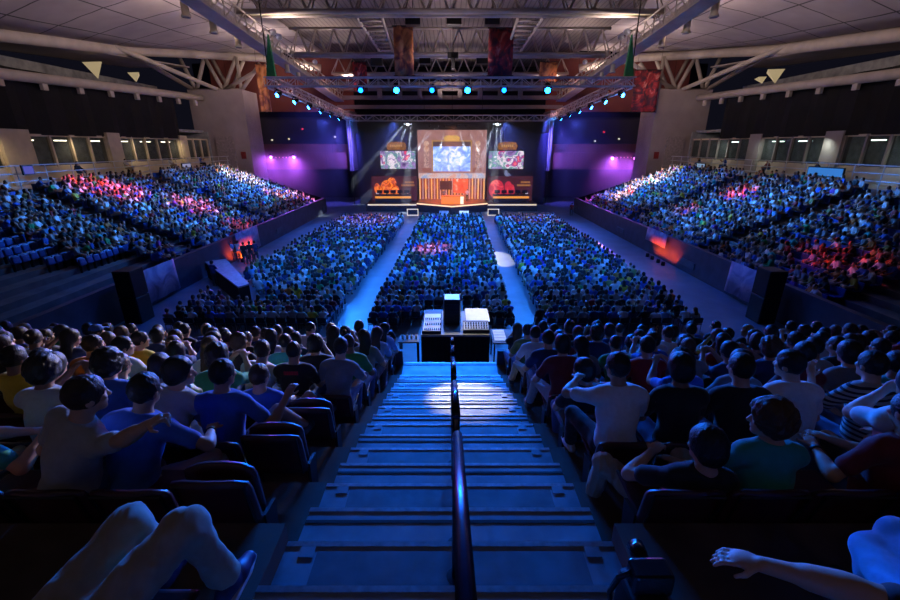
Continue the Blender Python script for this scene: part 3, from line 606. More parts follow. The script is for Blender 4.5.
def add_area(loc, aim, power, col, sx, sy, name='wash'):
    l = bpy.data.lights.new(name, 'AREA'); l.energy = power*LK; l.color = col; l.shape = 'RECTANGLE'; l.size = sx; l.size_y = sy; o = bpy.data.objects.new(name, l); COL.objects.link(o)
    o.rotation_euler = (Vector(aim)-Vector(loc)).to_track_quat('-Z', 'Y').to_euler(); o.location = loc; return o
# ------------------------------------------------------------------ stage
LK = 1.0
CX = .2
M_stage = mat('stage_deck', (.30, .10, .04), .35, scale=2); M_fasc = mat('stage_fascia', (.07, .03, .03), .7); E_edge = emat('edge_strip_light', (1, .78, .5), .75, (.5, .4, .3))
E_or = emat('orange_desk_panel', (1, .22, .02), 1.1); E_strip = emat('amber_desk_strip', (1, .36, .04), .9)
mb = MB(); mb.box(CX-8.1, CX+8.0, 40.5, 45.4, 0, .72); struct('floor_stage', mb, M_fasc)
t = thing('stage_apron', 'orange-lit pointed centre apron of the stage with a bright edge', 'stage', (0, 0, 0))
poly = [(CX-3.3, 45.0), (CX-3.3, 40.5), (CX, 38.4), (CX+3.3, 40.5), (CX+3.3, 45.0)]
MB().prism(poly, 0, .74).build('base', M_fasc, t); MB().prism(poly, .74, .78).build('deck', M_stage, t)
q = MB()
for a, b in zip(poly[1:3], poly[2:4]): q.bar((a[0], a[1]-.04, .73), (b[0], b[1]-.04, .73), .05, .1)
q.build('edge_light', emat('apron_edge_light', (1, .62, .4), 1.6), t)
for s, nm in ((-1, 'left'), (1, 'right')):
    x0, x1 = sorted((CX+s*3.35, CX+s*7.9))
    o = MB().box(x0, x1, 40.42, 40.51, .56, .68).build('stage_edge_light', E_edge); tag(o, f'long cream light strip on the front edge of the {nm} stage wing', 'light strip', 'stage wing light strips')
    stops = [(.25, (.10, .012, .012)), (.42, (.45, .05, .015)), (.55, (.85, .16, .02)), (.7, (1, .4, .06))] if s < 0 else [(.0, (.05, .008, .014)), (.45, (.12, .015, .03)), (.58, (.6, .03, .05)), (.75, (.9, .25, .15))]
    b = thing('stage_banner_screen', ['wide dark red LED screen with fiery orange shapes, left wing of the stage', 'wide dark red LED screen with a round crimson shape, right wing of the stage'][s > 0], 'screen', (0, 0, 0), 0, 'stage wing screens')
    xa, xb = sorted((CX+s*3.45, CX+s*7.8)); pm = MB().box(xa, xb, 42.6, 42.8, .75, 3.05).build('panel', picmat('banner_art_'+nm, [(.0, (.05, .008, .012)), (1, (.11, .02, .022))], .8, .5), b)
    q = MB()                                   # generic blazing / round artwork, standing proud as lit shapes of the screen face
    x_ = lambda f: xa+(xb-xa)*f
    if s < 0:
        for (fx, z, rx, rz) in ((.2, 1.5, .45, .6), (.33, 1.9, .6, .8), (.45, 2.4, .45, .55), (.5, 1.7, .5, .6), (.12, 1.9, .3, .5)): q.lathe([(1, 0), (1, .012)], (0, 0, 0), 20, (0, -1, 0)); n = 40; q.v[-n:] = [(x_(fx)+v[0]*rx, 42.595+v[1], z+v[2]*rz) for v in q.v[-n:]]
        q.build('artwork', picmat('blaze_art', stops, 1.3, 1.6, dist=2.5), b)
    else:
        for (fx, z, rx, rz) in ((.2, 1.85, .75, .9), (.46, 2.1, .35, .5), (.42, 1.35, .4, .4), (.55, 1.7, .25, .6)): q.lathe([(1, 0), (1, .012)], (0, 0, 0), 20, (0, -1, 0)); n = 40; q.v[-n:] = [(x_(fx)+v[0]*rx, 42.595+v[1], z+v[2]*rz) for v in q.v[-n:]]
        q.build('artwork', picmat('crimson_art', [(0, (.25, .01, .03)), (.5, (.55, .02, .04)), (.62, (.8, .08, .08)), (.8, (1, .4, .2))], 1.2, 1.2), b)
    q = MB()                                    # two lines of small gold lettering, too small to read
    for z, f0, f1, n in ((2.5, .74, .95, 7), (2.22, .66, .96, 11)):
        for i in range(n): a = xa+(xb-xa)*(f0+(f1-f0)*i/n); q.box(a, a+(xb-xa)*(f1-f0)/n*.72, 42.585, 42.6, z-.08, z+.08)
    q.build('gold_lettering', emat('gold_letters', (.9, .36, .08), .5), b)
    q = MB(); fx = .12 if s < 0 else .88; q.box(x_(fx)-.13, x_(fx)+.13, 42.58, 42.6, 1.25, 1.52); q.build('white_badge', emat('badge_white', (.8, .7, .9), .8), b)
    # live picture screens
    v = thing('video_screen', f'bright live video screen hung above the {nm} stage wing', 'screen', (0, 0, 0), 0, 'live video screens')
    xa2, xb2 = sorted((CX+s*3.55, CX+s*6.95)); MB().box(xa2-.05, xb2+.05, 43.5, 43.65, 3.65, 5.4).build('frame', M_dark, v)
    MB().box(xa2, xb2, 43.47, 43.5, 3.7, 5.35).build('picture', picmat('live_'+nm, [(.0, (.01, .01, .03)), (.25, (.07, .03, .14)), (.40, (.35, .2, .5)), (.47, (.02, .25, .22)), (.54, (.9, .75, .85)), (.6, (.12, .06, .28)), (.66, (.8, .05, .15)), (.75, (.95, .5, .3))], 1.2, 1.3, dist=.6, detail=3), v)
    p = thing('gold_title_plaque', f'small ornate amber plaque on top of the {nm} video screen', 'plaque', (0, 0, 0), 0, 'amber plaques over the video screens')
    cx = CX+s*5.35; q = MB(); q.prism([(cx-.85, 5.45), (cx+.85, 5.45), (cx+.95, 5.8), (cx+.8, 6.1), (cx+.3, 6.18), (cx-.3, 6.18), (cx-.8, 6.1), (cx-.95, 5.8)], 43.4, 43.6, 'y'); q.build('board', picmat('plaque_amber', [(.3, (.25, .07, .01)), (.7, (.8, .32, .04))], .55, 3), p)
    q = MB()
    for i in range(6): a = cx-.6+i*.2; q.box(a, a+.13, 43.38, 43.4, 5.72, 5.92)
    q.build('raised_lettering', emat('plaque_letters', (.9, .5, .15), .6), p)
    # player desk with five players' monitors
    d = thing('player_desk', f'long player desk with an amber light strip, {nm} wing of the stage', 'desk', (0, 0, 0), 0, 'player desks')
    xd0, xd1 = sorted((CX+s*3.9, CX+s*7.3)); MB().box(xd0, xd1, 41.3, 41.9, 1.42, 1.47).build('desktop', M_dark, d); MB().box(xd0, xd1, 41.27, 41.31, .72, 1.44).build('front_panel', M_fasc, d)
    MB().box(xd0, xd1, 41.24, 41.27, 1.12, 1.32).build('light_strip', E_strip, d); DESKX = (xd0, xd1)
    for e in (xd0+.05, xd1-.05): MB().box(e-.04, e+.04, 41.3, 41.9, .72, 1.42).build('end_panel', M_dark, d)
    for i in range(5):
        x = xd0+.4+i*(xd1-xd0-.8)/4; m = thing('monitor', f'black monitor on the {nm} player desk, {ORD[i]} from its left end', 'monitor', (x, 41.5, 1.47), 0, 'monitors on the player desks')
        MB().box(-.25, .25, -.02, .02, .1, .4).build('display', M_dark, m, bevel=.01); MB().tube([(0, 0, 0), (0, 0, .15)], .03, 6).build('stand', M_dark, m); MB().box(-.12, .12, -.08, .08, 0, .015).build('foot', M_dark, m)
    # lit step block and wedge
    x = at_y(413 if s < 0 else 493, 216, 38.2).x; g = thing('lit_step_block', f'small dark block with a glowing cream outline by the {nm} front corner of the stage', 'block', (x, 38.2, 0), 0, 'glowing blocks before the stage')
    MB().box(-.48, .48, -.2, .2, 0, .55).build('body', M_fasc, g); q = MB()
    for z in (.03, .55): q.box(-.5, .5, -.24, -.2, z-.03, z+.04)
    for xx in (-.47, .47): q.box(xx-.035, xx+.035, -.24, -.2, 0, .58)
    q.build('light_outline', E_edge, g)
    x = at_y(444 if s < 0 else 464, 212, 38.0).x; w = MB(); w.prism([(-.28, 0), (.28, 0), (.18, .42), (-.24, .25)], -.42, .42, 'x'); o = w.build('stage_monitor_wedge', mat('pale_wedge', (.6, .7, .75), .4), bevel=.02); o.location = (x, 37.9, 0); tag(o, f'pale loudspeaker wedge on the floor before the apron, {nm} one', 'loudspeaker', 'stage wedges')
# centre screen
c = thing('main_screen', 'tall main screen with a stone-pink surround and blue game picture, stage centre', 'screen', (0, 0, 0))
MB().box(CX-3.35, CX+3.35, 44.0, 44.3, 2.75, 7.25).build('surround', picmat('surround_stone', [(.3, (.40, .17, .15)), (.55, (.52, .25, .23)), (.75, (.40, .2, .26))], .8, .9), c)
MB().box(CX-3.3, CX+3.3, 43.94, 44.0, 2.78, 3.25).build('lower_band', picmat('band_pale_blue', [(.35, (.35, .45, .75)), (.5, (.75, .62, .66)), (.65, (.85, .4, .3))], .9, .8), c)
MB().box(CX-1.85, CX+1.8, 43.9, 44.0, 3.45, 5.75).build('game_picture', picmat('game_blue', [(.25, (.07, .16, .6)), (.45, (.18, .35, .95)), (.55, (.4, .55, 1)), (.68, (.95, .95, 1))], 1.5, 1.6, detail=6, dist=1), c)
MB().box(CX-1.85, CX+1.8, 43.9, 44.0, 5.75, 6.2).build('header_bar', emat('header_dark', (.2, .1, .12), .5), c)
q = MB(); [q.box(CX+a, CX+b, 43.92, 44.0, 3.38, 6.3) for a, b in ((-1.97, -1.85), (1.8, 1.92))]; q.box(CX-1.97, CX+1.92, 43.92, 44.0, 6.2, 6.32); q.build('gold_frame', emat('gold_frame', (.8, .42, .1), .6), c)
MB().prism([(CX-.7, 6.3), (CX+.65, 6.3), (CX+.8, 6.55), (CX+.5, 6.75), (CX-.55, 6.75), (CX-.85, 6.55)], 43.85, 44.0, 'y').build('gold_crest', emat('crest_gold', (.9, .55, .15), .7), c)
for s in (-1, 1):
    for i in range(5):
        p = MB(); p.lathe([(.27, 0), (.27, .06)], (CX+s*2.5, 43.98, 6.0-i*.5), 18, (0, -1, 0)); p.build('round_portrait', picmat('portrait_'+str(i), [(.3, (.2, .08, .08)), (.5, (.65, .35, .3)), (.7, (.9, .6, .5))] if i > 1 else [(.3, (.7, .25, .1)), (.6, (.9, .6, .5)), (.8, (.9, .8, .8))], .8, 4), c)
    MB().box(CX+s*2.5-.45, CX+s*2.5+.45, 43.95, 44.0, 3.35, 3.75).build('name_plate', emat('plate_red', (.6, .2, .12), .55), c)
# slatted backdrop below
t = thing('slatted_backdrop', 'backdrop of orange-lit upright slats under the main screen', 'backdrop', (0, 0, 0))
MB().box(CX-3.3, CX+3.3, 44.2, 44.3, .75, 2.75).build('glow_panel', picmat('slat_glow', [(.3, (.12, .008, .004)), (.55, (.4, .03, .006)), (.75, (.9, .14, .02))], .9, .5), t)
for i in range(23):
    x = CX-3.2+i*6.4/22; e = abs(i-11)/11; MB().box(x-.06, x+.06, 43.7, 43.95, .78, 2.75).build('slat', emat('slat_amber', (1, .36+.12*e, .05+.12*e), 1.1) if i % 2 == 0 else emat('slat_pale', (.7, .42, .36), .5, (.5, .35, .3)), t)
q = MB(); [q.box(CX-1.15+i*.3, CX-.93+i*.3, 43.6, 43.66, z, z+.2) for i in range(4) for z in (1.75, 2.02, 2.29)]; q.box(CX-1.2, CX+.0, 43.66, 43.7, 1.7, 2.55); q.build('dark_block_sign', mat('sign_dark', (.05, .012, .02), .6), t)
q = MB(); q.box(CX+.12, CX+1.6, 43.64, 43.7, 1.35, 2.72); q.build('red_picture', picmat('red_art', [(.35, (.8, .05, .01)), (.55, (1, .12, .03)), (.66, (1, .5, .4)), (.8, (.9, .8, .85))], 1.2, 1.1, dist=2), t)
# presenters' desk
d = thing('presenter_desk', 'glowing orange presenters desk in the middle of the stage', 'desk', (CX-.0, 40.2, .78))
MB().box(-1.0, .75, -.35, .35, 0, .68).build('front_body', E_or, d, bevel=.02); MB().box(.75, 1.05, -.38, .38, 0, .7).build('white_end', emat('white_end', (1, .8, .6), 1.4), d, bevel=.02); MB().box(-1.05, 1.1, -.42, .42, .68, .73).build('desktop', mat('desk_orange', (.6, .2, .05), .4), d, bevel=.01)
o = MB().box(CX-9.6, CX+9.6, 45.5, 45.65, 0, 7.0).build('stage_drape', mat('navy_drape', (.012, .014, .035), .95)); tag(o, 'dark navy drape behind the stage screens', 'drape')
# ------------------------------------------------------------------ big cloth banners under the roof
def banner(x0, x1, y0, y1, Y, label, stops, sc, seed):
    a = at_y(x0, y0, Y); b = at_y(x1, y1, Y); t = thing('hanging_banner', label, 'banner', ((a.x+b.x)/2, Y, a.z), 0, 'cloth banners under the roof'); w = b.x-a.x; h = a.z-b.z
    q = MB(); n = 9; vs = []; fs = []
    for i in range(n+1):
        for j in (0, 1): vs.append((-w/2+w*i/n, .05*math.sin(i*1.4+seed), -h*j))
    for i in range(n): fs.append((2*i, 2*i+2, 2*i+3, 2*i+1))
    q.add(vs, fs); o = q.build('cloth', picmat('banner_print_%d' % seed, stops, 0, sc, dist=2.2, rough=.8), t, smooth=True); so = o.modifiers.new('thickness', 'SOLIDIFY'); so.thickness = .02
    for z in (0, -h): MB().tube([(-w/2-.08, 0, z), (w/2+.08, 0, z)], .04, 6).build('batten', M_dark, t)
    for xx in (-w/2+.1, w/2-.1): MB().tube([(xx, 0, 0), (xx, 0, max(.2, 13.8-a.z))], .012, 4).build('cord', M_dark, t)
OR = [(.25, (.10, .05, .09)), (.42, (.40, .13, .08)), (.55, (.85, .34, .13)), (.75, (.95, .55, .25))]; RD = [(.25, (.03, .02, .05)), (.45, (.12, .03, .05)), (.58, (.5, .04, .05)), (.72, (.85, .45, .4))]
banner(393, 414, 26, 76, 30.5, 'orange cloth banner with a dark blotchy print, hung left of centre', OR, .9, 1); banner(489, 512, 28, 76, 30.5, 'dark red cloth banner with pale streaks, hung right of centre', RD, .8, 2)
banner(352, 368, 62, 92, 42, 'small dark red banner further back, left of the orange one', RD, 1.1, 3); banner(540, 556, 62, 82, 42, 'small faded orange banner further back, on the right', OR, 1.0, 4)
banner(255, 272, 64, 112, 40.3, 'narrow orange and blue banner beside the pier on the left', OR, .7, 5); banner(636, 655, 70, 112, 40.3, 'narrow dark red banner beside the pier on the right', RD, .9, 6)
for i, (x, y) in enumerate(((413, 20), (454, 20), (492, 20), (377, 62), (425, 60), (482, 60))):
    p = at_y(x, y, 28 if i < 3 else 36); o = MB().box(-.42, .42, -.3, .3, -.28, .28).build('roof_loudspeaker', M_dark, bevel=.03); o.location = p; tag(o, f"black loudspeaker box under the roof, {['nearer row','farther row'][i > 2]}, {ORD[i % 3]} from the left", 'loudspeaker', 'roof loudspeakers')
    MB().tube([(0, 0, .25), (0, 0, 13.9-p.z)], .02, 5).build('hanger', M_dark, o)
t = thing('camera_crane_head', 'dark cluster of cameras hanging on the centre line under the roof', 'camera', at_y(453, 57, 31)); MB().box(-.35, .35, -.2, .2, -.1, .25).build('body', M_dark, t, bevel=.03); MB().box(-.12, .12, -.5, .1, -.75, -.1).build('lens_arm', M_dark, t, bevel=.03); MB().tube([(0, 0, .2), (0, 0, 4)], .025, 5).build('hanger', M_dark, t)
t = thing('lamp_bar', 'thin dark bar of small profile lamps above the main screen', 'lamp bar'); zb = at_y(450, 126, 43.2).z+.19; MB().tube([(-2.6, 43.2, zb), (3.2, 43.2, zb)], .04, 6).build('bar', M_dark, t)
for xx in (-2.4, .2, 3.0): MB().tube([(xx, 43.2, zb), (xx, 43.2, 11.9)], .02, 5).build('hanger', M_dark, t)
# ------------------------------------------------------------------ stage lamps with visible beams
WH = (.75, .85, 1.0); BL = (.06, .25, 1.0)
STARS = [Vector((at_y(408, 125, 44.9).x, 44.9, BKZ-.5)), Vector((at_y(497, 127, 44.9).x, 44.9, BKZ-.5))]
for i, p in enumerate(STARS):
    s = -1 if i == 0 else 1
    for k, (dx, dz) in enumerate(((-4.5, -5.5), (-2.4, -6.2), (-.3, -7)) if i == 0 else ((-1.9, -5.0), (-.6, -6.5), (.1, -7))):
        pos = p+Vector(((k-1)*.3, 0, 0)); head_lamp(pos, pos+Vector((dx, -4.6, dz)), WH, 150 if k == 1 else 2, f"white beam lamp under the back truss, {['left','right'][i]} cluster, {ORD[k]} of three", 'white beam lamps', .14 if k == 1 else .1, PW_STAR, 8, .25, radius=.05)
for i, (x, y, tx, ty) in enumerate(((430, 128, 420, 146), (438, 128, 414, 150), (445, 128, 441, 146), (458, 128, 464, 146), (466, 128, 478, 150), (477, 128, 487, 142))):
    p = at_y(x, y-2, 43.2); head_lamp(p, at_y(tx, ty, 43.9), WH, 8, f'small white profile lamp above the main screen, {ORD[i]} from the left', 'profile lamps above the main screen', .1, PW_PROF, 5, .2, radius=.03)
# ------------------------------------------------------------------ mixing position and odds on the floor
t = thing('mixing_platform', 'black-skirted mixing platform at the foot of the steps', 'platform', (0.08, 0, 0))
zt = 1.42; a, b = at_z(421, 335, zt), at_z(490, 335, zt); yb = at_z(450, 311, zt).y
MB().box(a.x-.08, b.x-.08, a.y, yb, zt-.05, zt).build('deck', mat('grey_deck', (.25, .27, .3), .5), t); q = MB(); n = 26
for i in range(n):
    x0, x1 = a.x-.08+(b.x-a.x)*i/n, a.x-.08+(b.x-a.x)*(i+1)/n; q.hexa([(x0, a.y+.03*(i % 2), .0), (x1, a.y+.03*((i+1) % 2), 0), (x1, a.y+.2, 0), (x0, a.y+.2, 0), (x0, a.y+.03*(i % 2), zt-.05), (x1, a.y+.03*((i+1) % 2), zt-.05), (x1, a.y+.2, zt-.05), (x0, a.y+.2, zt-.05)])
q.build('black_skirt', M_black, t); MB().box(a.x-.05, b.x-.12, a.y+.25, yb-.03, 0, zt-.06).build('base', M_dark, t)
def on_deck(x, y, z=zt): return at_z(x, y, z)
def desk_console(x0, x1, y0, y1, name, label, m):
    p, r = on_deck(x0, y1), on_deck(x1, y0); o = thing(name, label, 'console', ((p.x+r.x)/2, (p.y+r.y)/2, zt)); w = (r.x-p.x)/2; d = (r.y-p.y)/2
    MB().prism([(-d, 0), (d, 0), (d, .16), (-d, .07)], -w, w, 'x').build('body', M_dark, o, bevel=.01); MB().hexa([(-w+.02, -d+.02, .075), (w-.02, -d+.02, .075), (w-.02, d*.55, .14), (-w+.02, d*.55, .14), (-w+.02, -d+.02, .085), (w-.02, -d+.02, .085), (w-.02, d*.55, .15), (-w+.02, d*.55, .15)]).build('control_surface', m, o)
    q = MB()
    for i in range(9):
        for j in range(3): q.box(-w+.06+i*w*.2, -w+.085+i*w*.2, -d+.06+j*d*.4, -d+.1+j*d*.4, .07+.035*j, .125+.035*j)
    q.build('fader_caps', M_dark, o)
desk_console(422, 442, 315, 334, 'lighting_console', 'pale-topped console on the platform, left of the black rack', mat('console_silver', (.75, .72, .66), .4, var=.1))
desk_console(463, 488, 326, 333, 'mixing_console', 'low dark console along the near platform edge, right of the rack', mat('console_grey', (.2, .25, .35), .4))
p, r = on_deck(466, 325), on_deck(487, 312); o = MB().box(p.x, r.x, p.y, r.y, zt+.1, zt+.108).build('script_sheet', mat('white_paper', (.8, .76, .7), .6, var=.06)); tag(o, 'large white paper sheet lying right of the black rack', 'paper')
o2 = MB().box(p.x, r.x, p.y-.02, r.y+.02, zt, zt+.098).build('flight_case_lid', M_dark, bevel=.01); tag(o2, 'flat black case under the white paper sheet', 'case')
k = thing('equipment_rack', 'tall black equipment rack with pale blue top, middle of the platform', 'rack', (on_deck(452, 322).x, on_deck(452, 322).y, zt)); w = .2; hh = .68
MB().box(-w, w, -.2, .25, 0, hh).build('cabinet', M_dark, k, bevel=.015); MB().box(-w+.01, w-.01, -.18, .23, hh, hh+.02).build('top_panel', mat('painted_lit_rack_top', (.55, .75, .8), .4), k)  # pale blue panel stands in for light falling on the rack top
for i in range(6): MB().box(-w+.03, w-.03, -.215, -.2, .05+i*.09, .12+i*.09).build('rack_unit', mat('rack_face', (.03, .03, .035), .3, .5), k)
for s in (-1, 1): MB().tube([(s*(w+.02), .2, 0), (s*(w+.02), .2, .72)], .015, 6).build('pole', M_alu, k)
# side table with white sheets, right of the platform
def table(x0, x1, y, z, d, name, label, mt):
    a, b = at_z(x0, y, z), at_z(x1, y, z); o = thing(name, label, 'table', ((a.x+b.x)/2, a.y+d/2, 0)); w = (b.x-a.x)/2; MB().box(-w, w, -d/2, d/2, z-.04, z).build('tabletop', mt, o, bevel=.008)
    for sx in (-1, 1):
        for sy in (-1, 1): MB().tube([(sx*(w-.05), sy*(d/2-.05), 0), (sx*(w-.05), sy*(d/2-.05), z-.04)], .02, 6).build('leg', M_dark, o)
    return o, w
table(493, 516, 343, .8, .95, 'side_table', 'small dark table right of the mixing platform, by the aisle', mat('table_slate', (.05, .07, .12), .4))
a, b = at_z(495, 341, .82), at_z(507, 341, .82)
for i in range(4): o = MB().box(a.x, b.x, a.y+.05+i*.19, a.y+.21+i*.19, .8, .812).build('paper_sheet', mat('white_paper_pad', (.85, .82, .76), .6, var=.05)); tag(o, f'white paper strip on the side table, {ORD[i]} from its near edge', 'paper', 'white papers on the side table')
table(374, 390, 337, .8, .5, 'flight_table', 'blue-lit small table with a tilted board, left of the crew', mat('table_blue', (.3, .35, .5), .4)); table(398, 419, 342, .8, .45, 'crew_table', 'narrow table with small cups beside the mixing platform', mat('table_grey', (.2, .22, .25), .4))
a, b = at_z(400, 341, .8), at_z(418, 341, .8)
for i in range(4): o = MB().lathe([(.03, 0), (.04, .11), (.036, .11), (.027, .01)], n=10).build('paper_cup', mat('white_cup', (.8, .8, .8), .5), smooth=True); o.location = (a.x+(b.x-a.x)*(i+.5)/4, a.y+.15, .8); tag(o, f'white cup on the crew table, {ORD[i]} from its left end', 'cup', 'cups on the crew table')
# loudspeaker stacks, barrier banners, ramp
for s, nm in ((-1, 'left'), (1, 'right')):
    t = thing('loudspeaker_stack', f'tall black loudspeaker stack by the {nm} barrier', 'loudspeaker', (s*10.95, 13.9, 0)); sz = 1.0
    for i in range(2): b = MB().box(-.3, .3, -.34, .34, i*.95, i*.95+.93).build('cabinet', M_dark, t, bevel=.03); MB().box(-.26, .26, -.355, -.34, i*.95+.05, i*.95+.87).build('grille', M_black, b)
    bn = [((134, 176, 264, 297), 'purple-grey printed cloth banner hung on the left barrier by the loudspeakers'), ((236, 259, 236, 262), 'red-lit cloth banner on the left barrier, further along')] if s < 0 else [((729, 773, 263, 303), 'purple-grey printed cloth banner hung on the right barrier by the loudspeakers'), ((647, 668, 233, 252), 'small pinkish cloth banner above the orange glow on the right barrier')]
    for i, ((x0, x1, y0, y1), lab) in enumerate(bn):
        ya = 22*.0; Y0, Y1 = sorted((at_x(x0, (y0+y1)/2, s*11.45).y, at_x(x1, (y0+y1)/2, s*11.45).y)); n = 12; vs = []; fs = []
        for j in range(n+1):
            for kk in (0, 1): vs.append((s*(11.38-.03*math.sin(j*1.3)-.05*kk), Y0+(Y1-Y0)*j/n, 1.45-(.72 if (s > 0 and i) else 1.25)*kk))
        for j in range(n): fs.append((2*j, 2*j+2, 2*j+3, 2*j+1))
        o = MB().add(vs, fs).build('hanging_barrier_banner', picmat(f'barrier_print_{nm}{i}', [(.3, (.14, .11, .18)), (.5, (.3, .24, .36)), (.62, (.45, .36, .45)), (.75, (.2, .15, .25))], 0, 1.2, rough=.7), smooth=True); so = o.modifiers.new('thickness', 'SOLIDIFY'); so.thickness = .015; tag(o, lab, 'banner', 'barrier banners')
    fx = [at_x(x, y, s*11.2) for x, y in (((240, 266), (247, 265), (254, 263)) if s < 0 else ((650, 262), (655, 264), (661, 267), (666, 269)))]
    for i, p in enumerate(fx):
        t = thing('floor_uplight', f'small red floor uplight by the {nm} barrier, {ORD[i]} from the stage', 'uplight', (s*11.0, p.y, 0), 0, 'red floor uplights'); MB().lathe([(.1, 0), (.1, .12), (.085, .2), (.07, .2)], n=10).build('can', M_dark, t, smooth=True); MB().lathe([(.068, .19), (.06, .195)], n=10).build('lens', emat('red_lens', (1, .06, .01), 6), t)
        add_spot((s*10.95, p.y, .25), (s*11.5, p.y, .6), PW_RED/ len(fx), (1, .08, .01), 110, .8, .05)
o = thing('access_ramp', 'grey-topped black ramp beside the left floor block', 'ramp', (0, 0, 0)); A = [at_z(x, y, .75) for x, y in ((205, 262), (238, 287), (249, 284), (226, 259))]
ps = [(p.x, p.y) for p in A]; MB().prism(ps, .7, .76).build('deck', mat('ramp_deck', (.3, .32, .38), .6), o); MB().prism(ps, 0, .7).build('skirt', M_black, o)
# blue and violet display boards on the concourse rail
for i, (x0, x1, y0, y1, X, c, lab) in enumerate(((20, 35, 165, 175, -19.5, (.14, .08, .5), 'violet display board on the railing at the far left'), (809, 843, 167, 177, 19.5, (.05, .3, .9), 'bright blue display board on the railing at the far right'), (181, 191, 163, 168, -19.5, (.5, .5, .8), 'pale board on the railing beside the left pier'), (697, 705, 163, 168, 19.5, (.4, .6, .9), 'pale blue board on the railing beside the right pier'))):
    p, r = at_x(x0, y0, X), at_x(x1, y1, X); ys = sorted((p.y, r.y)); z1 = at_x((x0+x1)/2, y0, X).z; r.z = at_x((x0+x1)/2, y1, X).z; b = MB().box(X-.04, X+.04, ys[0], ys[1], r.z, z1).build('display_board', M_dark, bevel=.01); tag(b, lab, 'board', 'boards on the railing'); sx = -.05 if X > 0 else .05
    MB().box(*sorted((X+sx*.8, X+sx)), ys[0]+.05, ys[1]-.05, r.z+.05, z1-.05).build('lit_face', emat('board_face%d' % i, c, .5), b)
# pier details and balcony lamps
for s, nm in ((-1, 'left'), (1, 'right')):
    o = MB().box(-.22, .22, -.06, 0, -.3, .3).build('mounted_hose_cabinet', mat('red_box', (.2, .015, .015), .5), bevel=.01); o.location = (s*18.9, 41.16, 5.0); tag(o, f'small dark red hose cabinet on the {nm} pier', 'cabinet')
    for i, (x, y) in enumerate(((271, 157), (294, 157)) if s < 0 else ((612, 158), (635, 158))):
        p = at_y(x, y, 45.6); head_lamp(p, p+Vector((-s*2.0, -8, -2.5)), (.5, .1, 1), 22, f"violet stage lamp on the {nm} balcony, {['left','right'][i]} one", 'violet balcony lamps', .17, PW_VIO, 60, .9)
    t = thing('balcony_lamp_bar', f'row of tiny reddish lamps between the violet lamps, {nm} balcony', 'lamp bar', at_y(283 if s < 0 else 624, 157.5, 45.7)); MB().box(-1.0, 1.0, -.03, .03, -.03, .03).build('bar', M_dark, t)
    for i in range(5): MB().ell((-.7+i*.35, -.06, 0), (.06, .04, .06), 8, 6).build('bulb', emat('tiny_red', (1, .25, .3), 1.2), t, smooth=True)
    for i, (x, y) in enumerate(((302, 149), (302.5, 129), (319, 150), (272, 140), (289, 139), (335, 137)) if s < 0 else ((604, 132), (588, 148), (605, 150), (619, 139), (646, 142), (595, 141))):
        p = at_y(x, y, 49.36 if y > 138 else 47.5); c = [(1, .02, .01), (1, .75, .5), (.9, .8, .6)][0 if y in (129, 132) else 1 + i % 2]; o = MB().ell((0, 0, 0), (.12, .06, .09), 8, 6).build('wall_lamp', emat('pin_lamp', c, 1.0), smooth=True); o.location = p; tag(o, f'tiny glowing lamp on the dark {nm} end wall, {ORD[i]} of six', 'lamp', 'pin lamps on the end walls')
# fluorescent tubes over the concourse
for s, nm in ((-1, 'left'), (1, 'right')):
    for i in range(8):
        y = 21+i*2.6; o = thing('fluorescent_light', f'pale fluorescent tube over the {nm} concourse, {ORD[i]} along from the viewer', 'light', (s*24.6, y, 6.12), 0, 'concourse fluorescent tubes'); MB().box(-.1, .1, -.65, .65, .03, .14).build('batten', M_alu, o); MB().tube([(0, 0, .1), (0, 0, .8)], .02, 5).build('hanger', M_alu, o); MB().tube([(0, -.6, 0), (0, .6, 0)], .03, 8).build('tube', emat('fluo', (.75, 1, .85) if s > 0 else (1, .85, .6), PW_FLUO), o)
# ------------------------------------------------------------------ light
w = bpy.data.worlds.new('hall_dark'); SC.world = w; w.use_nodes = True; w.node_tree.nodes['Background'].inputs[0].default_value = (.004, .004, .008, 1)
BLUE = (.015, .2, 1.0); CYAN = (.06, .4, 1.0); RED = (1, .03, .01); VIOL = (.35, .06, 1); WARM = (1, .8, .55)
# six blue lamps on the front truss, aimed back over the near stand and the steps
for i, (x, lx, on) in enumerate(((360.7, -2.5, 0), (396.7, -3.5, 1), (432, 0, 0), (467.5, 1.2, 1), (504, 1.8, 0), (547.5, 3.5, 1))):
    p = at_y(x, 90, FY-.1); head_lamp(p, U((lx*1.15, 5.0, 2.2)), (.004, .15, 1), 60 if on else 10, f'blue moving-head lamp under the front truss, {ORD[i]} from the left', 'blue lamps on the front truss', .19 if on else .16, PW_NEAR, 30, .9)
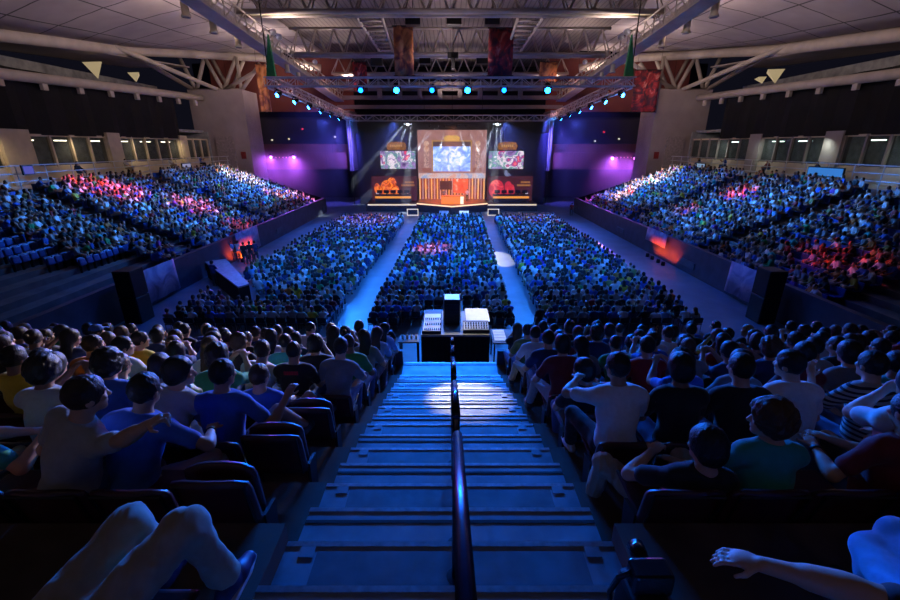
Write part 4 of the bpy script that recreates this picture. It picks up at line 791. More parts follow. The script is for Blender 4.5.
# side truss lamps: blue washes to the side stands
for s, nm in ((-1, 'left'), (1, 'right')):
    xs = ((293, 94), (303.5, 99), (313, 103), (325, 107.5), (335, 113), (343, 118))
    for i, (x, y) in enumerate(xs):
        yy = FY+.8+i*2.75; z = FRZ+(BKZ-FRZ)*(yy-FY)/(BY-FY)-.5; p = Vector((s*(RX-.1), yy, z)); aimY = (14.5, 22, 25, 32, 36, 38)[i]
        head_lamp(p, (s*15.5, aimY, 2.8), (.03, .26, 1), 26, f'blue lamp under the sloping {nm} truss, {ORD[i]} from its near end', 'blue lamps on the side trusses', .16, PW_SIDE*((.2 if s > 0 else .4) if i == 0 else 1), 46, .6)
    # wash lamps along the same trusses for the floor
    for i in range(4):
        yy = FY+1.5+i*4.5; add_spot((s*(RX-.2), yy, 8.4), (s*3.5, yy-8, 0), PW_FLOOR*.8, BLUE, 62, .8, .15)
    for yy in (15, 21, 27, 33): add_spot((s*8.5, yy+3, 9), (s*10.2, yy, 0), PW_FLOOR*.16, (.01, .09, 1), 55, .9, .15)  # added blue washes off the trusses, no fixtures, for the side floors
for x in (-6, 0, 6): add_spot((x, FY+.2, 8.5), (x*.9, 20, 0), PW_FLOOR*.5, BLUE, 75, .9, .15); add_spot((x, FY, 8.5), (x*.8, 13.5, 0), PW_FLOOR*.6, BLUE, 50, .8, .15); add_spot((x, FY-.5, 8.5), (x*.9, 33, 0), PW_FLOOR*.7, BLUE, 60, .8, .15); add_spot((x*.9, 13, 9.2), (x*.9, 24, 0), PW_FLOOR*.6, BLUE, 75, .8, .15); add_spot((x*1.9, 37, 8.2), (x*.9, 30, 0), PW_FLOOR*.7, (.03, .17, 1), 70, .8, .15)
# narrow red, white and violet shots on the stands
for loc, aim, pw, c, a in (((-RX, 27, 8.3), (-17.5, 23.5, 3.9), .6, RED, 17), ((-RX, 27, 8.3), (-15, 25.5, 2.6), .25, (1, .12, .25), 22), ((-RX, 30, 8.2), (-12.3, 25.2, 1.6), .55, RED, 12), ((-RX, 33, 8.1), (-17.0, 36.5, 3.6), .4, (1, .9, .85), 22), ((-RX, 36, 8.1), (-14, 35.5, 2.2), .5, (1, .4, .3), 20), ((-RX, 38, 8.1), (-13, 38, 1.8), .35, (.9, .3, 1), 26),
    ((RX, 33, 8.1), (16.5, 37, 3.4), .45, (1, .85, .8), 26), ((RX, 34, 8.1), (14, 35.5, 2.2), .6, (1, .6, .55), 20), ((RX, 27, 8.3), (16.5, 25.5, 3.4), .4, RED, 12), ((RX, 27, 8.3), (14.3, 26, 2.2), .22, (1, .1, .08), 12), ((RX, 26, 8.3), (14.0, 14.8, 1.9), .6, RED, 9), ((RX, 38, 8.1), (13, 38.4, 1.6), .3, VIOL, 26)):
    add_spot(loc, aim, PW_SHOT*pw, c, a, .5, .06)
# white pools: floor ellipses, steps, front rows, mixing desks
for x, y, rad, pw in ((500, 258, 5.2, 1.0), (590, 242, 4.6, 1.0), (440, 219, 9, .5), (410, 222, 3.5, .3), (487, 229, 2.5, .3)):
    p = at_z(x, y, 0); add_spot((p.x*.6, 38.5, 8.4), p, PW_POOL*pw, (1, .93, .85), rad, .12, .03)
p = Vector((.1, 4.5, 2.6)); add_spot((0, FY, 8.6), U((.3, 5.75, 2.1)), PW_STEP, (1, .93, .82), 2.6, .6, .04)
add_spot((2.0, FY, 8.6), U((-4.6, 5.2, 3.2)), PW_WARM, (1, .86, .62), 13, .8, .06)
add_spot((.1, 15, 9.0), (.0, 10.3, 1.4), PW_DESK, (1, .88, .68), 17, .4, .05)
add_spot((.9, 15, 9.0), (1.2, 10.6, 1.0), PW_DESK*.8, (1, .95, .9), 12, .4, .05)
# crowd in the centre block, violet-red patch and white fronts
add_spot((-1.9, 18, 9.0), (-1.0, 22.3, .9), PW_SHOT*.3, (1, .1, .04), 15, .6, .05); add_spot((0, 39.2, 8.3), (.2, 36.5, 1.2), PW_SHOT*1.2, (.8, .88, 1), 16, .5, .05)
add_spot((-6, 38.5, 8.0), (-6, 32, 1), PW_SHOT*.8, (.7, .25, 1), 28, .6, .06); add_spot((6, 38.5, 8.0), (6, 33, 1), PW_SHOT*.5, (.7, .4, 1), 28, .6, .06)
# warm spill on the stage
add_spot((CX, 39, 8.0), (CX, 42, .8), PW_STAGE, (1, .3, .08), 50, .7, .1)
# added lamps without fixtures: dim warm glow on roof and piers
for s in (-1, 1):
    for y in (19, 27, 35, 43): add_spot((s*12.6, y, 11.0), (s*16, y+1, 14), PW_ROOF, (1, .74, .62), 150, 1, .2); add_spot((s*9.4, y, 11.4), (s*9.2, y, 14), PW_ROOF*.5, (1, .76, .66), 165, 1, .2)
    add_spot((s*14, 34, 8.6), (s*20.5, 42, 8), PW_ROOF*.55, (1, .68, .62), 70, .8, .2)
    add_spot((s*8, 38, 9.4), (s*15, 47, 11), PW_ROOF*.7, (1, .5, .45), 80, .8, .2)
for y in (22, 30, 38, 45): add_spot((0, y, 9.6), (0, y, 14), PW_ROOF*.6, (1, .76, .72), 150, 1, .2)
for s in (-1, 1):
    for y in (18, 26, 34): add_spot((0, y, 9.4), (s*11.6, y+3, 11.6), PW_ROOF*1.1, (1, .76, .7), 75, 1, .2)
    for y in (21, 26, 31, 36): add_spot((s*21.2, y, 6.2), (s*21.9, y+.5, 4.4), PW_CONC, (1, .78, .5) if s < 0 else (.7, .85, .75), 150, 1, .1)  # added lamps before the windows, no fixtures, to brighten the mullions
    add_spot((s*9, 43.5, 8.0), (s*13, 47, 3), PW_VIO*1.5, (.12, .1, 1), 80, .9, .1); add_spot((s*12, 44, 8.0), (s*14, 49.4, 6.8), PW_VIO*.5, (.08, .12, 1), 80, .9, .1)  # added blue lamps without fixtures, to light balcony haze and end walls
    add_spot((s*5.5, 44.9, 8.0), (s*5.5, 41.5, 0), PW_FLOOR*.07, (.08, .16, 1), 120, 1, .1)  # added dim blue wash for the stage haze, no fixture
# added dim fill lamps behind the photographer, so that backs are not wholly black
add_spot((-3, -3.5, 9.8), U((-3, 3, 3.4)), PW_FILL, (1, .8, .72), 120, 1, .4); add_spot((3, -3.5, 9.8), U((3, 3, 3.4)), PW_FILL*.7, (1, .8, .78), 120, 1, .4)
# thin stage haze, so that the beams show
if HAZE > 0:
    hz = bpy.data.materials.new('stage_haze'); hz.use_nodes = True; N = hz.node_tree.nodes; L = hz.node_tree.links; N.remove(N['Principled BSDF']); vs = N.new('ShaderNodeVolumeScatter'); vs.inputs['Density'].default_value = HAZE; vs.inputs['Anisotropy'].default_value = .3; vs.inputs['Color'].default_value = (.95, .97, 1, 1); L.new(vs.outputs[0], N['Material Output'].inputs['Volume'])
    o = MB().box(-9.0, 9.2, 39.5, 45.4, .85, 8.2).build('stage_haze', hz); tag(o, 'thin haze hanging over the stage', 'haze', None, 'stuff')
    for s, nm in ((-1, 'left'), (1, 'right')): o = MB().box(*sorted((s*10.6, s*18.0)), 40.3, 46.1, .4, 8.2).build('balcony_haze', hz); tag(o, f'violet-lit haze in front of the {nm} balcony', 'haze', None, 'stuff')
# hall units to metres: everything so far but the near bank of seats
for o in list(SC.objects):
    if o.parent is None and o.name not in NEARBY and o is not cam: o.location = W(o.location); o.scale = tuple(c*SH for c in o.scale)
# ------------------------------------------------------------------ seats and people
M_seat = mat('maroon_seat_plastic', (.055, .012, .016), .38, scale=12, var=.2); M_bseat = mat('blue_seat_plastic', (.03, .08, .33), .4, scale=12, var=.2); M_chair = mat('black_chair', (.02, .02, .025), .5)
def curved_panel(w, h, t, bow, y0, z0, lean, n=6, m=5, rnd=.25):
    q = MB(); vs = []; fs = []
    for f in (0, 1):
        for j in range(m+1):
            for i in range(n+1):
                u = -1+2*i/n; v = j/m; ww = w/2*(1-rnd*max(0, v-.75)**2*3); x = u*ww; z = z0+h*v-(abs(u)**4)*.03*(v > .9); y = y0+(1-u*u)*-bow+ -lean*(v*h)-f*t; vs.append((x, y, z))
    N = (n+1)*(m+1)
    for f in (0, 1):
        for j in range(m):
            for i in range(n): a = f*N+j*(n+1)+i; r = (a, a+1, a+n+2, a+n+1); fs.append(r if f else r[::-1])
    ed = [i for i in range(n+1)]+[(n+1)*j+n for j in range(1, m+1)]+[(n+1)*m+i for i in range(n-1, -1, -1)]+[(n+1)*j for j in range(m-1, 0, -1)]
    for a, b in zip(ed, ed[1:]+ed[:1]): fs.append((a, b, b+N, a+N))
    return q.add(vs, fs)
def make_seat(name, label, m, folded, hi=.78):
    t = thing(name, label, 'seat'); curved_panel(.47, hi-.36, .03, .03, -.19, .36, .18).build('backrest', m, t, smooth=True)
    q = MB(); q.tube([(-.2, -.235, .36), (-.205, -.3, hi-.04), (.205, -.3, hi-.04), (.2, -.235, .36)], .012, 6); q.build('back_rim', M_dark, t)
    if folded: curved_panel(.43, .40, .035, -.02, -.10, .38, .12).build('seat_pan', m, t, smooth=True)
    else: q = MB(); q.prism([(-.2, .40), (.2, .42), (.22, .395), (-.2, .365)], -.215, .215, 'x'); q.build('seat_pan', m, t, bevel=.012)
    for s in (-1, 1):
        q = MB(); q.prism([(-.2, 0), (-.08, 0), (-.04, .40), (-.2, .42)], s*.235-.012, s*.235+.012, 'x'); q.build('leg', M_dark, t)
    return t
SZ = -.04
seat_dn = make_seat('arena_seat', 'dark maroon tip-up seat', M_seat, False, .70); seat_up = make_seat('arena_seat', 'dark maroon tip-up seat', M_seat, True); bseat = make_seat('stadium_seat', 'empty blue stadium seat', M_bseat, True, .82)
def make_chair(label):
    t = thing('event_chair', label, 'chair'); q = MB(); q.prism([(-.22, .43), (.2, .44), (.2, .41), (-.22, .40)], -.21, .21, 'x'); q.build('seat', M_chair, t); curved_panel(.42, .3, .02, .02, -.2, .5, .15).build('backrest', M_chair, t, smooth=True)
    for sx in (-1, 1):
        for sy in (-1, 1): q = MB(); q.tube([(sx*.2, sy*.19, 0), (sx*.19, sy*.17, .42 if sy > 0 else .78)], .012, 5); q.build('leg', M_dark, t)
    return t
chair0 = make_chair('black event chair')
used = {}
def place(src, loc, rz, label, group, key):
    if key not in used: used[key] = 1; src.location = loc; src.rotation_euler = (0, 0, rz); src['label'] = label; src['group'] = group; return src
    return copy_thing(src, loc, rz, label, group)
# library of ordinary sitters
R = random.Random(3); LIB = []
POSES = [dict(), dict(lean=.3, curve=.35, handR=(.1, .52, .6), handL=(-.1, .5, .62), pitch=0), dict(lean=-.12, yaw=.25), dict(lean=.05, side=.1, yaw=-.35, handR=(.2, .3, .62)), dict(lean=.2, handR=(.05, .28, 1.02), elbR=(.5, .1, -1), curlR=.9, pitch=.05), dict(lean=.0, side=-.12, yaw=.5, handL=(-.3, .25, .64)),
         dict(lean=.42, curve=.4, handR=(.06, .55, .58), handL=(-.06, .55, .58), pitch=-.15), dict(lean=.1, handR=(.12, .45, .95), handL=(-.02, .47, .95), elbR=(.6, 0, -1), elbL=(-.6, 0, -1), curlR=.9, curlL=.9), dict(lean=-.2, curve=.3, pitch=.0, handR=(.2, .2, .6)), dict(lean=.15, yaw=-.7, side=-.05)]
HAIRS = ['short', 'medium', 'crop', 'long', 'curly', 'bun', 'short', 'medium']
for i in range(20):
    sp = dict(POSES[i % 10]); sp['hair'] = HAIRS[(i*3+i//10) % 8]; sp['female'] = sp['hair'] in ('long', 'bun'); sp['build'] = 1.0 if not sp['female'] else .9; sp['seed'] = i*7+1; sp['sleeve'] = 'long' if i % 5 == 3 else 'short'; sp['legs'] = 'shorts' if i % 4 == 2 else 'long'
    LIB.append((sp, figure(sp, .0125)))
HW = {'short': 'short hair', 'medium': 'full hair', 'crop': 'cropped hair', 'long': 'long hair', 'curly': 'curly hair', 'bun': 'hair in a bun'}
TOPS = ['white']*7+['light grey']*5+['grey']*4+['black']*8+['navy']*5+['blue']*4+['red', 'maroon', 'green', 'yellow', 'orange', 'teal', 'purple', 'olive', 'light blue', 'light blue']
def rnd_look(): return dict(top=R.choice(TOPS), legs=R.choice(['denim', 'denim', 'navy', 'black', 'khaki', 'dark grey']), hair=R.choice(['black', 'black', 'dark brown', 'dark brown', 'brown', 'brown', 'blond' if R.random() < .4 else 'black']), skin=R.choice(['light', 'light', 'tan', 'tan', 'brown']))
SEAT0 = 1.4; PITCH = .5
def near_loc(s, j, n, dx=0, dy=0): return Vector((s*((SEAT0 if j else 1.26)+PITCH*n)+dx, row_d(j)+.27+dy, row_z(j)))
# people the photograph singles out: (side, row, seat): spec, looks, words
HERO = {
 (-1, 1, 2): (dict(dy=-.06, dz=.05, dx=-.02, twist=.4, side=.3, lean=.14, yaw=.6, hair='short', handR=(1.35, -.34, 1.42), elbR=(.1, -.8, -.6), pointR=True, curlR=1.3, backR=(0, -.3, 1), handL=(-.15, .3, .6), seed=11, h=.007), dict(top='light grey', hair='dark brown', skin='light'), 'person in pale tee stretching one arm out to point past the neighbour'),
 (-1, 1, 1): (dict(dx=-.3, dy=.12, dz=-.12, side=.16, lean=.3, yaw=.1, hair='short', handR=(.40, .34, .70), elbR=(.9, -.1, -.4), footR=(.44, .4, .09), kneeR=(.6, .5, 1), seed=12, build=1.05, h=.007), dict(top='blue', legs='khaki', hair='black', skin='tan'), 'person in dark blue tee, hand on a pale knee, beside the pointing arm'),
 (-1, 1, 3): (dict(dx=-.55, dz=-.1, side=.35, lean=.3, hair='short', handR=(.52, .34, .74), handL=(.44, .36, .74), curlR=.9, curlL=.9, seed=13, h=.008), dict(top='teal', hair='black'), 'person in turquoise tee with clasped hands at the picture edge'),
 (-1, 0, 0): (dict(dx=-.1, dy=-.1, dz=.08, lean=-.95, hair='short', handL=(-.38, .12, .62), handR=(.0, -.25, .62), footR=(.36, .44, .24), footL=(.02, .54, .2), kneeR=(.22, .5, 1), kneeL=(.2, .5, 1), baggy=.034, curlL=1.3, seed=14, h=.007), dict(top='navy', legs='khaki', shoes='navy', hair='black'), 'reclining person in khaki trousers, knees raised, laced blue shoes'),
 (-1, 2, 1): (dict(lean=.12, yaw=.25, hair='short', dz=-.06, footR=(.52, .42, .42), kneeR=(.5, .2, 1), handR=(.46, .22, .86), legs='shorts', seed=15, h=.008, build=1.06), dict(top='blue', legs='dark grey', hair='black', skin='tan'), 'person in bright blue tee and shorts with one bare knee up'),
 (-1, 2, 2): (dict(lean=.1, yaw=1.15, hair='medium', side=.25, seed=16, h=.009), dict(top='light grey', hair='black'), 'person with full dark hair turning their face towards the steps'),
 (-1, 2, 3): (dict(lean=.42, side=-.1, hair='curly', seed=17, h=.009), dict(top='blue', hair='black'), 'person in blue tee hunched forward with dark curls'),
 (-1, 3, 1): (dict(lean=-.22, dz=-.14, hair='short', yaw=.15, footR=(.5, .45, .42), kneeR=(.35, .2, 1), seed=18, h=.009), dict(top='blue', legs='denim', hair='dark brown'), 'slouching person in blue tee with a raised denim knee'),
 (-1, 3, 4): (dict(lean=.1, dz=-.12, hair='short', seed=19, h=.01), dict(top='green', hair='brown', skin='light'), 'person with cropped brown hair in a green tee'),
 (-1, 4, 1): (dict(lean=.05, dz=-.06, hair='crop', seed=20, h=.01, build=1.08), dict(top='black', hair='black', skin='tan'), 'person in black tee with a red printed patch at the nape'),
 (-1, 4, 0): (dict(lean=.25, dz=-.04, hair='short', side=.08, handR=(.2, .5, .6), seed=21, h=.01), dict(top='grey', hair='black'), 'person in grey shirt on the last seat beside the steps'),
 (-1, 4, 2): (dict(lean=.1, side=.18, dz=-.05, hair='short', seed=22, h=.01), dict(top='white', hair='dark brown'), 'person in white tee with warm light in the brown hair'),
 (-1, 4, 3): (dict(lean=.05, hair='long', female=1, build=.88, seed=23, h=.01), dict(top='white', hair='brown', skin='light'), 'person with long hair in a white tank top'),
 (-1, 4, 6): (dict(lean=.2, yaw=.5, hair='short', seed=24, h=.01, build=1.1), dict(top='orange', hair='dark brown'), 'broad person in an orange tee'),
 (-1, 5, 6): (dict(lean=.1, yaw=.6, hair='short', sleeve='long', seed=25, h=.01), dict(top='yellow', hair='black'), 'person in a yellow long-sleeved jacket'),
 (-1, 7, 10): (dict(lean=.1, yaw=.6, hair='short', cap=1, seed=26, h=.012), dict(top='grey', hair='black'), 'person wearing a blue cap'),
 (1, 2, 0): (dict(lean=.14, yaw=-.3, hair='short', handL=(-.22, .46, .84), elbL=(-1, -.05, -.35), footL=(-.2, .5, .09), kneeL=(-.25, .3, 1), footR=(.1, .42, .09), curlL=.7, seed=31, build=1.08, h=.007), dict(top='white', legs='black', shoes='white', hair='black', skin='tan'), 'person in white tee and white shoes on the first seat beside the steps'),
 (1, 1, 0): (dict(dx=.12, lean=-.32, dz=-.26, side=.1, hair='medium', yaw=-.3, footL=(-.38, .42, .2), kneeL=(-.3, .25, 1), footR=(.3, .5, .2), kneeR=(.15, .3, 1), handL=(-.12, .16, .85), elbL=(-.9, -.2, -.4), curlL=.9, baggy=.034, seed=32, h=.007, dy=.04), dict(top='black', legs='khaki', hair='black', shoes='black'), 'person with dark hair in black, khaki knee raised towards the steps'),
 (1, 1, 1): (dict(lean=.02, yaw=-.95, hair='curly', dx=.14, side=.05, dz=-.2, seed=33, h=.007, dy=.02), dict(top='teal', hair='brown', skin='light'), 'person with bushy brown curls in a teal tee, face turned to the steps'),
 (1, 1, 2): (dict(lean=-.1, hair='short', handL=(-.28, .22, .72), handR=(-.1, .3, .72), seed=34, h=.008, dz=-.1, dx=.42), dict(top='maroon', hair='black'), 'person in dark red with a black wristband at the picture edge'),
 (1, 0, 1): (dict(dx=.16, lean=-.4, curve=.3, hair='medium', dz=-.04, dy=.02, handL=(-1.0, .2, .74), elbL=(-.3, -.1, .6), handR=(.2, .2, .86), elbR=(.7, -.3, -.5), footR=(.16, .46, .09), kneeR=(.1, .3, 1), sleeve='short', seed=35, h=.007, kneeL=(.1, .3, .6), footL=(-.02, .2, .09), build=1.12, side=-.3), dict(top='black', legs='light blue', hair='black', skin='light'), 'large person in black reaching a bare forearm over to a camera bag'),
 (1, 2, 1): (dict(lean=.1, hair='medium', seed=36, h=.009), dict(top='black', hair='black', skin='brown'), 'person in black directly beside the white tee'),
 (1, 2, 3): (dict(lean=.3, yaw=-.45, hair='short', seed=37, h=.009, build=1.05), dict(top='white', hair='black'), 'person in white tee leaning forward behind the teal tee'),
 (1, 2, 4): (dict(lean=.25, side=.1, dx=.1, hair='short', handL=(-.3, .3, .95), elbL=(-.7, .2, -.8), seed=38, h=.009), dict(top='light grey', hair='black', stripe=True), 'person in a striped tee with one arm up on the knee'),
 (1, 3, 0): (dict(lean=.05, yaw=-.75, dz=-.16, hair='medium', handR=(.25, .4, .8), curlR=.8, seed=39, h=.009), dict(top='black', hair='black', skin='light'), 'person in black tee looking across the steps'),
 (1, 2, 2): (dict(lean=.1, hair='short', seed=40, h=.01, build=1.1), dict(top='black', hair='black'), 'broad person in black with short hair'),
 (1, 3, 4): (dict(dx=.2, lean=.2, side=.1, hair='short', seed=41, h=.01), dict(top='maroon', hair='black'), 'person in dark red tee with black hair'),
 (1, 3, 5): (dict(dx=.25, lean=.25, hair='medium', seed=42, h=.01, build=1.1), dict(top='grey', hair='black'), 'broad person in grey tee by the picture edge'),
 (1, 4, 0): (dict(lean=.3, yaw=-.1, hair='medium', handL=(-.2, .4, .62), footL=(-.3, .5, .09), seed=43, h=.01), dict(top='maroon', legs='light grey', hair='black'), 'person in wine red tee leaning forward beside the steps'),
 (1, 5, 0): (dict(lean=.2, hair='short', handL=(-.2, .4, .62), seed=44, h=.011), dict(top='navy', hair='black'), 'person in navy tee beside the steps'),
 (1, 6, 0): (dict(lean=.35, hair='short', handL=(-.16, .5, .6), footL=(-.3, .5, .09), seed=45, h=.011), dict(top='white', legs='khaki', hair='black'), 'person in white shirt hunched beside the steps'),
 (1, 7, 0): (dict(lean=.15, hair='short', seed=46, h=.011), dict(top='olive', hair='black'), 'person in olive tee beside the steps'),
 (1, 4, 2): (dict(lean=.1, hair='short', seed=47, h=.011), dict(top='red', hair='black'), 'person in red tee behind the empty seats'),
}
EMPTY = {(-1, 1, 0), (-1, 2, 0), (-1, 3, 0), (1, 3, 1), (1, 4, 1)}
NPEOPLE = 0
def rowword(j): return ORD[JF-j]+' row up' if j < JF else 'lowest row'
for s, side in ((-1, 'left'), (1, 'right')):
    for j in range(0, JF+1):
        ax = (row_d(j)+.29)*CT+(HC-row_z(j)-1.1)*ST; nmax = int((470/FPX*ax-SEAT0)/PITCH)+1
        nmax = max(nmax, {0: 2, 1: 4, 2: 5}.get(j, 0))
        for n in range(nmax):
            if j == 0 and (s, j, n) not in HERO: continue
            loc = near_loc(s, j, n); key = (s, j, n); where = f'{ORD[n]} seat {side} of handrail, {rowword(j)}'; empty = key in EMPTY or (key not in HERO and R.random() < .03)
            src = seat_up if empty else seat_dn
            place(src, loc, 0, f"{'empty' if empty else 'occupied'} dark maroon tip-up seat, {where}", 'tip-up seats of the near stand', 'up' if empty else 'dn')
            if empty: continue
            if key in HERO:
                sp, look, words = HERO[key]; f = figure(sp, sp.get('h', .01)); look = dict(look); st_ = look.pop('stripe', False); look.setdefault('legs', 'denim')
                o = put_person(f, loc+Vector((sp.get('dx', 0), -.02+sp.get('dy', 0), sp.get('dz', 0))), 0, words, 'people in the near stand', stripe=st_, **look); HERO[key] = (sp, look, words, o, f)
            else:
                sp, f = R.choice(LIB); lk = rnd_look(); lk['hair'] = R.choice(['black', 'black', 'dark brown', lk['hair']]); o = put_person(f, loc+Vector((R.uniform(-.05, .05), -.02+R.uniform(-.02, .04), R.uniform(-.09, .02))), R.uniform(-.2, .2), f"person in {lk['top']} top, {where}", 'people in the near stand', flip=R.random() < .5, **lk)
            NPEOPLE += 1
# a red patch printed across the shoulders of the black tee
sp, look, words, o, f = HERO[(-1, 4, 1)]; J = f['J']; p = J['N']-J['R1'][:, 2]*.07-J['R1'][:, 1]*.115
q = MB()
for i in range(6): q.box(-.085+i*.029, -.062+i*.029, -.006, .004, -.022, .022)
r = q.build('red_lettering', mat('red_print', (.6, .02, .03), .7), o); r.location = p
sp, look, words, o, f = HERO[(-1, 0, 0)]; J = f['J']; A = J['AR']; q = MB()      # laces across the nearest shoe
for i in range(5): y = A[1]+.035+i*.022; z = A[2]+.012-i*.011; q.tube([(A[0]-.03, y, z-.012), (A[0], y+.012*(-1)**i, z+.004), (A[0]+.035, y, z-.012)], .005, 5)
q.build('laces', mat('pale_laces', (.6, .65, .7), .7), o)
q = MB(); q.prism([(A[0]-.042, A[1]-.08), (A[0]+.042, A[1]-.08), (A[0]+.05, A[1]+.1), (A[0]+.035, A[1]+.19), (A[0]-.02, A[1]+.19), (A[0]-.046, A[1]+.1)], A[2]-.092, A[2]-.07); q.build('sole', mat('white_sole', (.6, .6, .62), .6), o, bevel=.006)
# wristbands, glasses, earring
def band(key, side, name, m):
    sp, look, words, o, f = HERO[key]; J = f['J']; W, E = J['W'+side], J['E'+side]; d = nrm(W-E); r = MB().lathe([(.031, -.012), (.036, -.012), (.036, .012), (.031, .012)], tuple(W-d*.03), 14, tuple(d)).build(name, m, o, smooth=True)
band((1, 1, 2), 'L', 'wristband', M_dark); band((1, 0, 1), 'R', 'bracelet', M_dark); band((-1, 1, 1), 'R', 'wristwatch', M_dark)
# camera bag on the raised floor beside the reaching arm
g = near_loc(1, 0, 0); t = thing('camera', 'black camera with strap lying beside the steps, lower right', 'camera', (g.x-.44, g.y+.2, g.z)); MB().box(-.09, .09, -.1, .1, 0, .44).build('bag', mat('black_bag_cloth', (.012, .012, .015), .7), t, bevel=.03)
MB().box(-.08, .08, -.05, .05, .44, .55).build('camera_body', mat('camera_plastic', (.01, .01, .012), .25, spec=.8), t, bevel=.015); MB().lathe([(.03, 0), (.036, .06), (.036, .1), (.028, .1)], (0, .05, .495), 16, (0, 1, 0)).build('camera_lens', mat('lens_black', (.01, .01, .012), .15, spec=.8), t, smooth=True); MB().tube([(-.08, 0, .52), (-.11, .03, .45), (-.11, .08, .3), (-.09, .08, .18)], .012, 6).build('strap', M_dark, t)
# ---------------- floor blocks: rows of chairs facing the stage
def cxl(y): return -.29+(y-13)*.0195
BLK = {'centre': (lambda y: cxl(y)-2.43, lambda y: cxl(y)+2.43, 10), 'left': (lambda y: -9.4+.045*max(0, y-13), lambda y: cxl(y)-3.75, 11), 'right': (lambda y: cxl(y)+3.45, lambda y: 8.3, 10)}
spots = []
for nm, (fa, fb, nn) in BLK.items():
    nrow = 38
    for r in range(nrow):
        y = 13.0+r*.85/SH
        a, b = fa(y), fb(y); cnt = max(3, int((b-a)*SH/.49))
        for i in range(cnt):
            x = a+.16+i*(b-a-.32)/(cnt-1)
            if nm == 'right' and x > 6.6 and r < 3 and R.random() < .5: continue
            if nm == 'centre' and r < 3 and -.95 < x < 1.2: continue
            if R.random() < .035: continue
            if nm == 'left' and abs((x+8)*4+(y-15.4)*3.1)/5.06 < .75 and 14.6 < y < 20: continue
            spots.append((y, nm, r, i, x, cnt))
spots.sort(key=lambda t: t[0]); NF = max(0, 300-NPEOPLE-12); far = spots[NF:]
for k, (y, nm, r, i, x, cnt) in enumerate(spots[:NF]):
    sp, f = R.choice(LIB); lk = rnd_look(); side = 'right' if nm == 'left' else 'left'; n = (cnt-i if nm == 'left' else i+1)
    where = f'{ORD[r]} row from back, {ORD[n-1]} from {"aisle" if nm != "centre" else "left aisle"}'
    put_person(f, W((x+R.uniform(-.03, .03), y+R.uniform(-.02, .02), 0)), R.uniform(-.2, .2), f"person in {lk['top']} top, {nm} block, {where}", 'people in the floor blocks', shoe_parts=False, flip=R.random() < .5, scale=R.uniform(.95, 1.04), **lk)
    place(chair0, W((x, y, 0)), 0, f'black event chair, {nm} block, {where}', 'event chairs on the floor', 'chair')
# crew and presenters standing or seated
crew_sit = [(388, 335, 11.7, 'black', 'crew member in black tee with pale lettering on the back, left of the platform'), (531, 338, 11.9, 'black', 'crew member in black tee with pale lettering on the back, right of the platform')]
stand = dict(hz=.93, lean=.02, curve=.1, handR=(.22, .12, .78), handL=(-.22, .12, .78), footR=(.11, .02, .09), footL=(-.11, .02, .09), seed=70); STD = figure(stand, .0125); STD2 = figure(dict(stand, handR=(.1, .35, 1.15), handL=(-.05, .37, 1.15), elbR=(.6, 0, -1), elbL=(-.6, 0, -1), yaw=.3, hair='medium', seed=71), .0125)
for x, y, Y, top, lab in crew_sit:
    Y = 14.2; p = at_y(x, 346, Y); zb = p.z-.45; q = put_person(LIB[0][1], (p.x, Y, zb), 0, lab, 'crew', top=top, legs='black', hair='black'); J = figure(LIB[0][0], .02)['J']; c = J['N']-J['R1'][:, 2]*.12-J['R1'][:, 1]*.125; b = MB()
    for i in range(7): b.box(-.12+i*.035, -.093+i*.035, -.012, .002, -.025, .025)
    o = b.build('pale_lettering', mat('pale_print', (.7, .7, .7), .7), q); o.location = c
    o = place(chair0, (p.x, Y, zb), 0, lab.replace('crew member in black tee with pale lettering on the back', 'black chair of the crew member'), 'crew chairs', 'chair'); b = MB().box(p.x-.4, p.x+.4, Y-.35, Y+.6, HC-HC*SH, zb).build('crew_riser', M_dark); tag(b, lab.replace('crew member in black tee with pale lettering on the back', 'low black riser under the crew chair'), 'riser', 'crew risers')
for i, (x, y, lab, top, z) in enumerate(((240, 262, 'standing person before the red-lit banner, first from the left', 'light grey', 0), (246, 264, 'standing person before the red-lit banner, second from the left', 'black', 0), (252, 263, 'standing person before the red-lit banner, third from the left', 'black', 0), (257, 262, 'standing person before the red-lit banner, fourth from the left', 'navy', 0), (233, 262, 'standing person in light blue between ramp and red banner', 'light blue', 0), (538, 338, 'standing person in black filming at the back of the right aisle', 'black', 0), (208, 286, 'standing person in the shadow of the ramp', 'navy', 0), (571, 216, 'standing person at the far right corner of the floor', 'red', 0))):
    p = W(at_z(x, y, z)); p.x += .5 if x == 208 else 0; put_person(STD2 if i % 3 == 0 else STD, p, R.uniform(-.5, .5), lab, 'standing people', top=top, legs='dark grey', hair='black', skin='tan', shoe_parts=True)
for i, (x, lab) in enumerate(((-.75, 'presenter in grey at the left end of the orange desk'), (1.45, 'presenter in white at the right end of the orange desk'))):
    put_person(STD, W((CX+x, 41.95, .78)), PI, lab, 'presenters', top=['grey', 'white'][i], legs='black', hair='dark brown')
for s, nm in ((-1, 'left'), (1, 'right')):
    xd0, xd1 = sorted((CX+s*3.9, CX+s*7.3))
    for i in range(5): x = xd0+.4+i*(xd1-xd0-.8)/4; put_person(LIB[1 if i % 2 else 0][1], W((x, 42.25, .72)), PI, f'player seated at the {nm} desk on stage, {ORD[i]} from its left end', 'players', top='black' if s < 0 else 'maroon', legs='black', hair='black', shoe_parts=False)
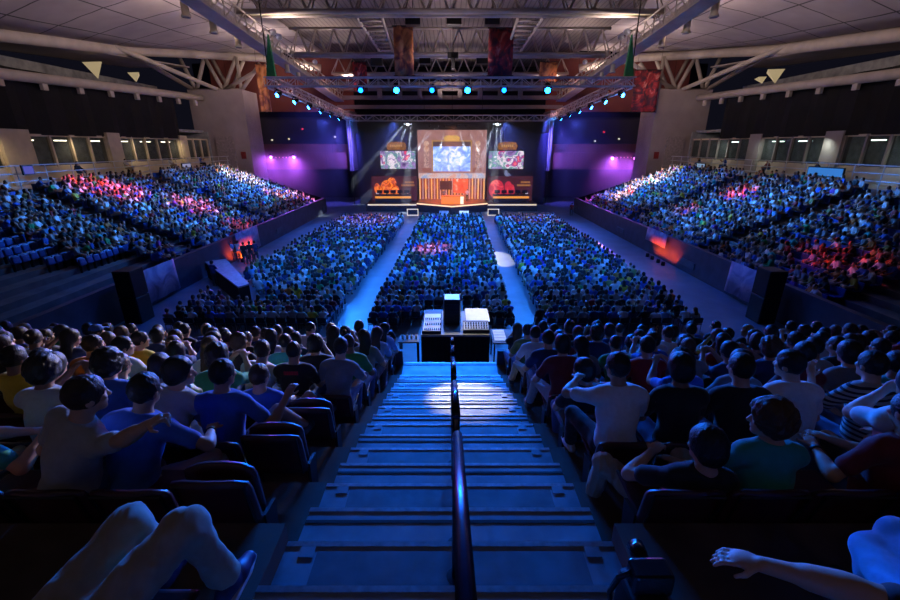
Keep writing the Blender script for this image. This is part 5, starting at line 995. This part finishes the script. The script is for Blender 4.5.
# ---------------- the rest of the audience, as one mass
BASE = []
for i in range(14):
    sp = dict(POSES[i % 10]); sp['hair'] = HAIRS[(i*3) % 8]; sp['legs'] = 'shorts' if i % 4 == 1 else 'long'; sp['sleeve'] = 'long' if i % 5 == 0 else 'short'; sp['yaw'] = sp.get('yaw', 0)+R.uniform(-.3, .3); BASE.append(figure(sp, .06, fast=True))
AV, AQ, AC = [], [], []; off = 0
def add_far(x, y, z, rz, bright=0):
    global off
    v, q, lab = BASE[R.randrange(14)]; s = R.uniform(.92, 1.06); fl = R.choice((-1, 1)); c, n = math.cos(rz), math.sin(rz); vx, vy = v[:, 0]*s*fl, v[:, 1]*s
    AV.append(np.stack([x+vx*c-vy*n, y+vx*n+vy*c, z+v[:, 2]*s], 1)); AQ.append((q if fl > 0 else q[:, ::-1])+off); off += len(v); lk = rnd_look()
    pal = np.array([SKIN[lk['skin']], CLOTH[lk['top']], CLOTH[lk['legs']], HAIRC[lk['hair']], CLOTH['dark grey'], CLOTH['dark grey']]); AC.append(np.concatenate([pal[lab], np.ones((len(lab), 1))], 1))
for (y, nm, r, i, x, cnt) in far: add_far(*W((x+R.uniform(-.04, .04), y+R.uniform(-.03, .03), 0)), R.uniform(-.25, .25))
SEATS = MB(); EMP = 0
def cseat(x, y, z, s):
    SEATS.box(*sorted((x+s*.22, x+s*.28)), y-.23, y+.23, z+.38, z+.80); SEATS.box(*sorted((x-s*.15, x+s*.22)), y-.23, y+.23, z+.36, z+.41)
for s, nm in ((-1, 'left'), (1, 'right')):
    for k in range(KN):
        y = YA-4+.25; cnt = 0
        while y < YB-1.4:
            if not any(a-.1 < y < b+.1 for a, b in AIS):
                x = s*(11.7+PK*k+.34); z = TZ+RK*k; low = (y < 15.6 and k < 9) or (y < 17.5 and k < 4) or (y < 19 and k < 1)
                if s > 0: low = (y < 12.8 and k < 12)
                if low:
                    # rows of empty blue seats in the corner of the stand
                    if s < 0 and 12.2+(8-k)*.6 < y < 18.9 and 3 <= k <= 8:
                        cnt += 1; EMP += 1
                        place(bseat, W((x+s*.03, y, z)), PI/2 if s > 0 else -PI/2, f'empty blue folding seat, {nm} stand corner, {ORD[k]} row up, {ORD[cnt-1]} from the near end', 'empty blue seats in the stands', 'bseat')
                else:
                    cseat(*W((x, y, z)), s)
                    dens = .93 if y > 20 else (.8 if s < 0 else .72)
                    if R.random() < dens: add_far(*W((x+R.uniform(-.03, .03), y+R.uniform(-.03, .03), z)), (PI/2 if s > 0 else -PI/2)+(.35 if s > 0 else -.35)*-1*R.uniform(.2, 1.6))
            y += .5/SH
    for i in range(4): add_far(*W((s*20.3+R.uniform(-.3, .3), 24+i*4.15+R.uniform(-.3, .3), CZ+.25)), (PI/2 if s > 0 else -PI/2))
me = np_mesh('audience', np.concatenate(AV), np.concatenate(AQ), True, np.concatenate(AC)); o = link('audience_crowd', me, M_crowd); tag(o, 'dense seated audience filling the side stands and the farther floor rows', 'crowd', None, 'stuff')
o = SEATS.build('stand_seats', M_bseat); tag(o, 'rows of blue seats under the audience in both side stands', 'seats', None, 'stuff')
for src, k in ((seat_dn, 'dn'), (seat_up, 'up'), (bseat, 'bseat'), (chair0, 'chair')):
    if k not in used: print('unused', k)
print('PEOPLE', NPEOPLE, 'floor', NF, 'far', len(AV), 'empty seats', EMP)
# lift all so that the arena floor is at height 0
for o in list(SC.objects):
    if o.parent is None: o.location.z += HC*(SH-1)
v = SC.view_settings; v.view_transform = 'Standard'; v.look = 'None'; v.gamma = 1; v.exposure = 0; v.use_curve_mapping = False
SC.cycles.max_bounces = 4; SC.cycles.diffuse_bounces = 2; SC.cycles.volume_bounces = 0; SC.cycles.sample_clamp_indirect = 4; SC.cycles.caustics_reflective = False; SC.cycles.caustics_refractive = False
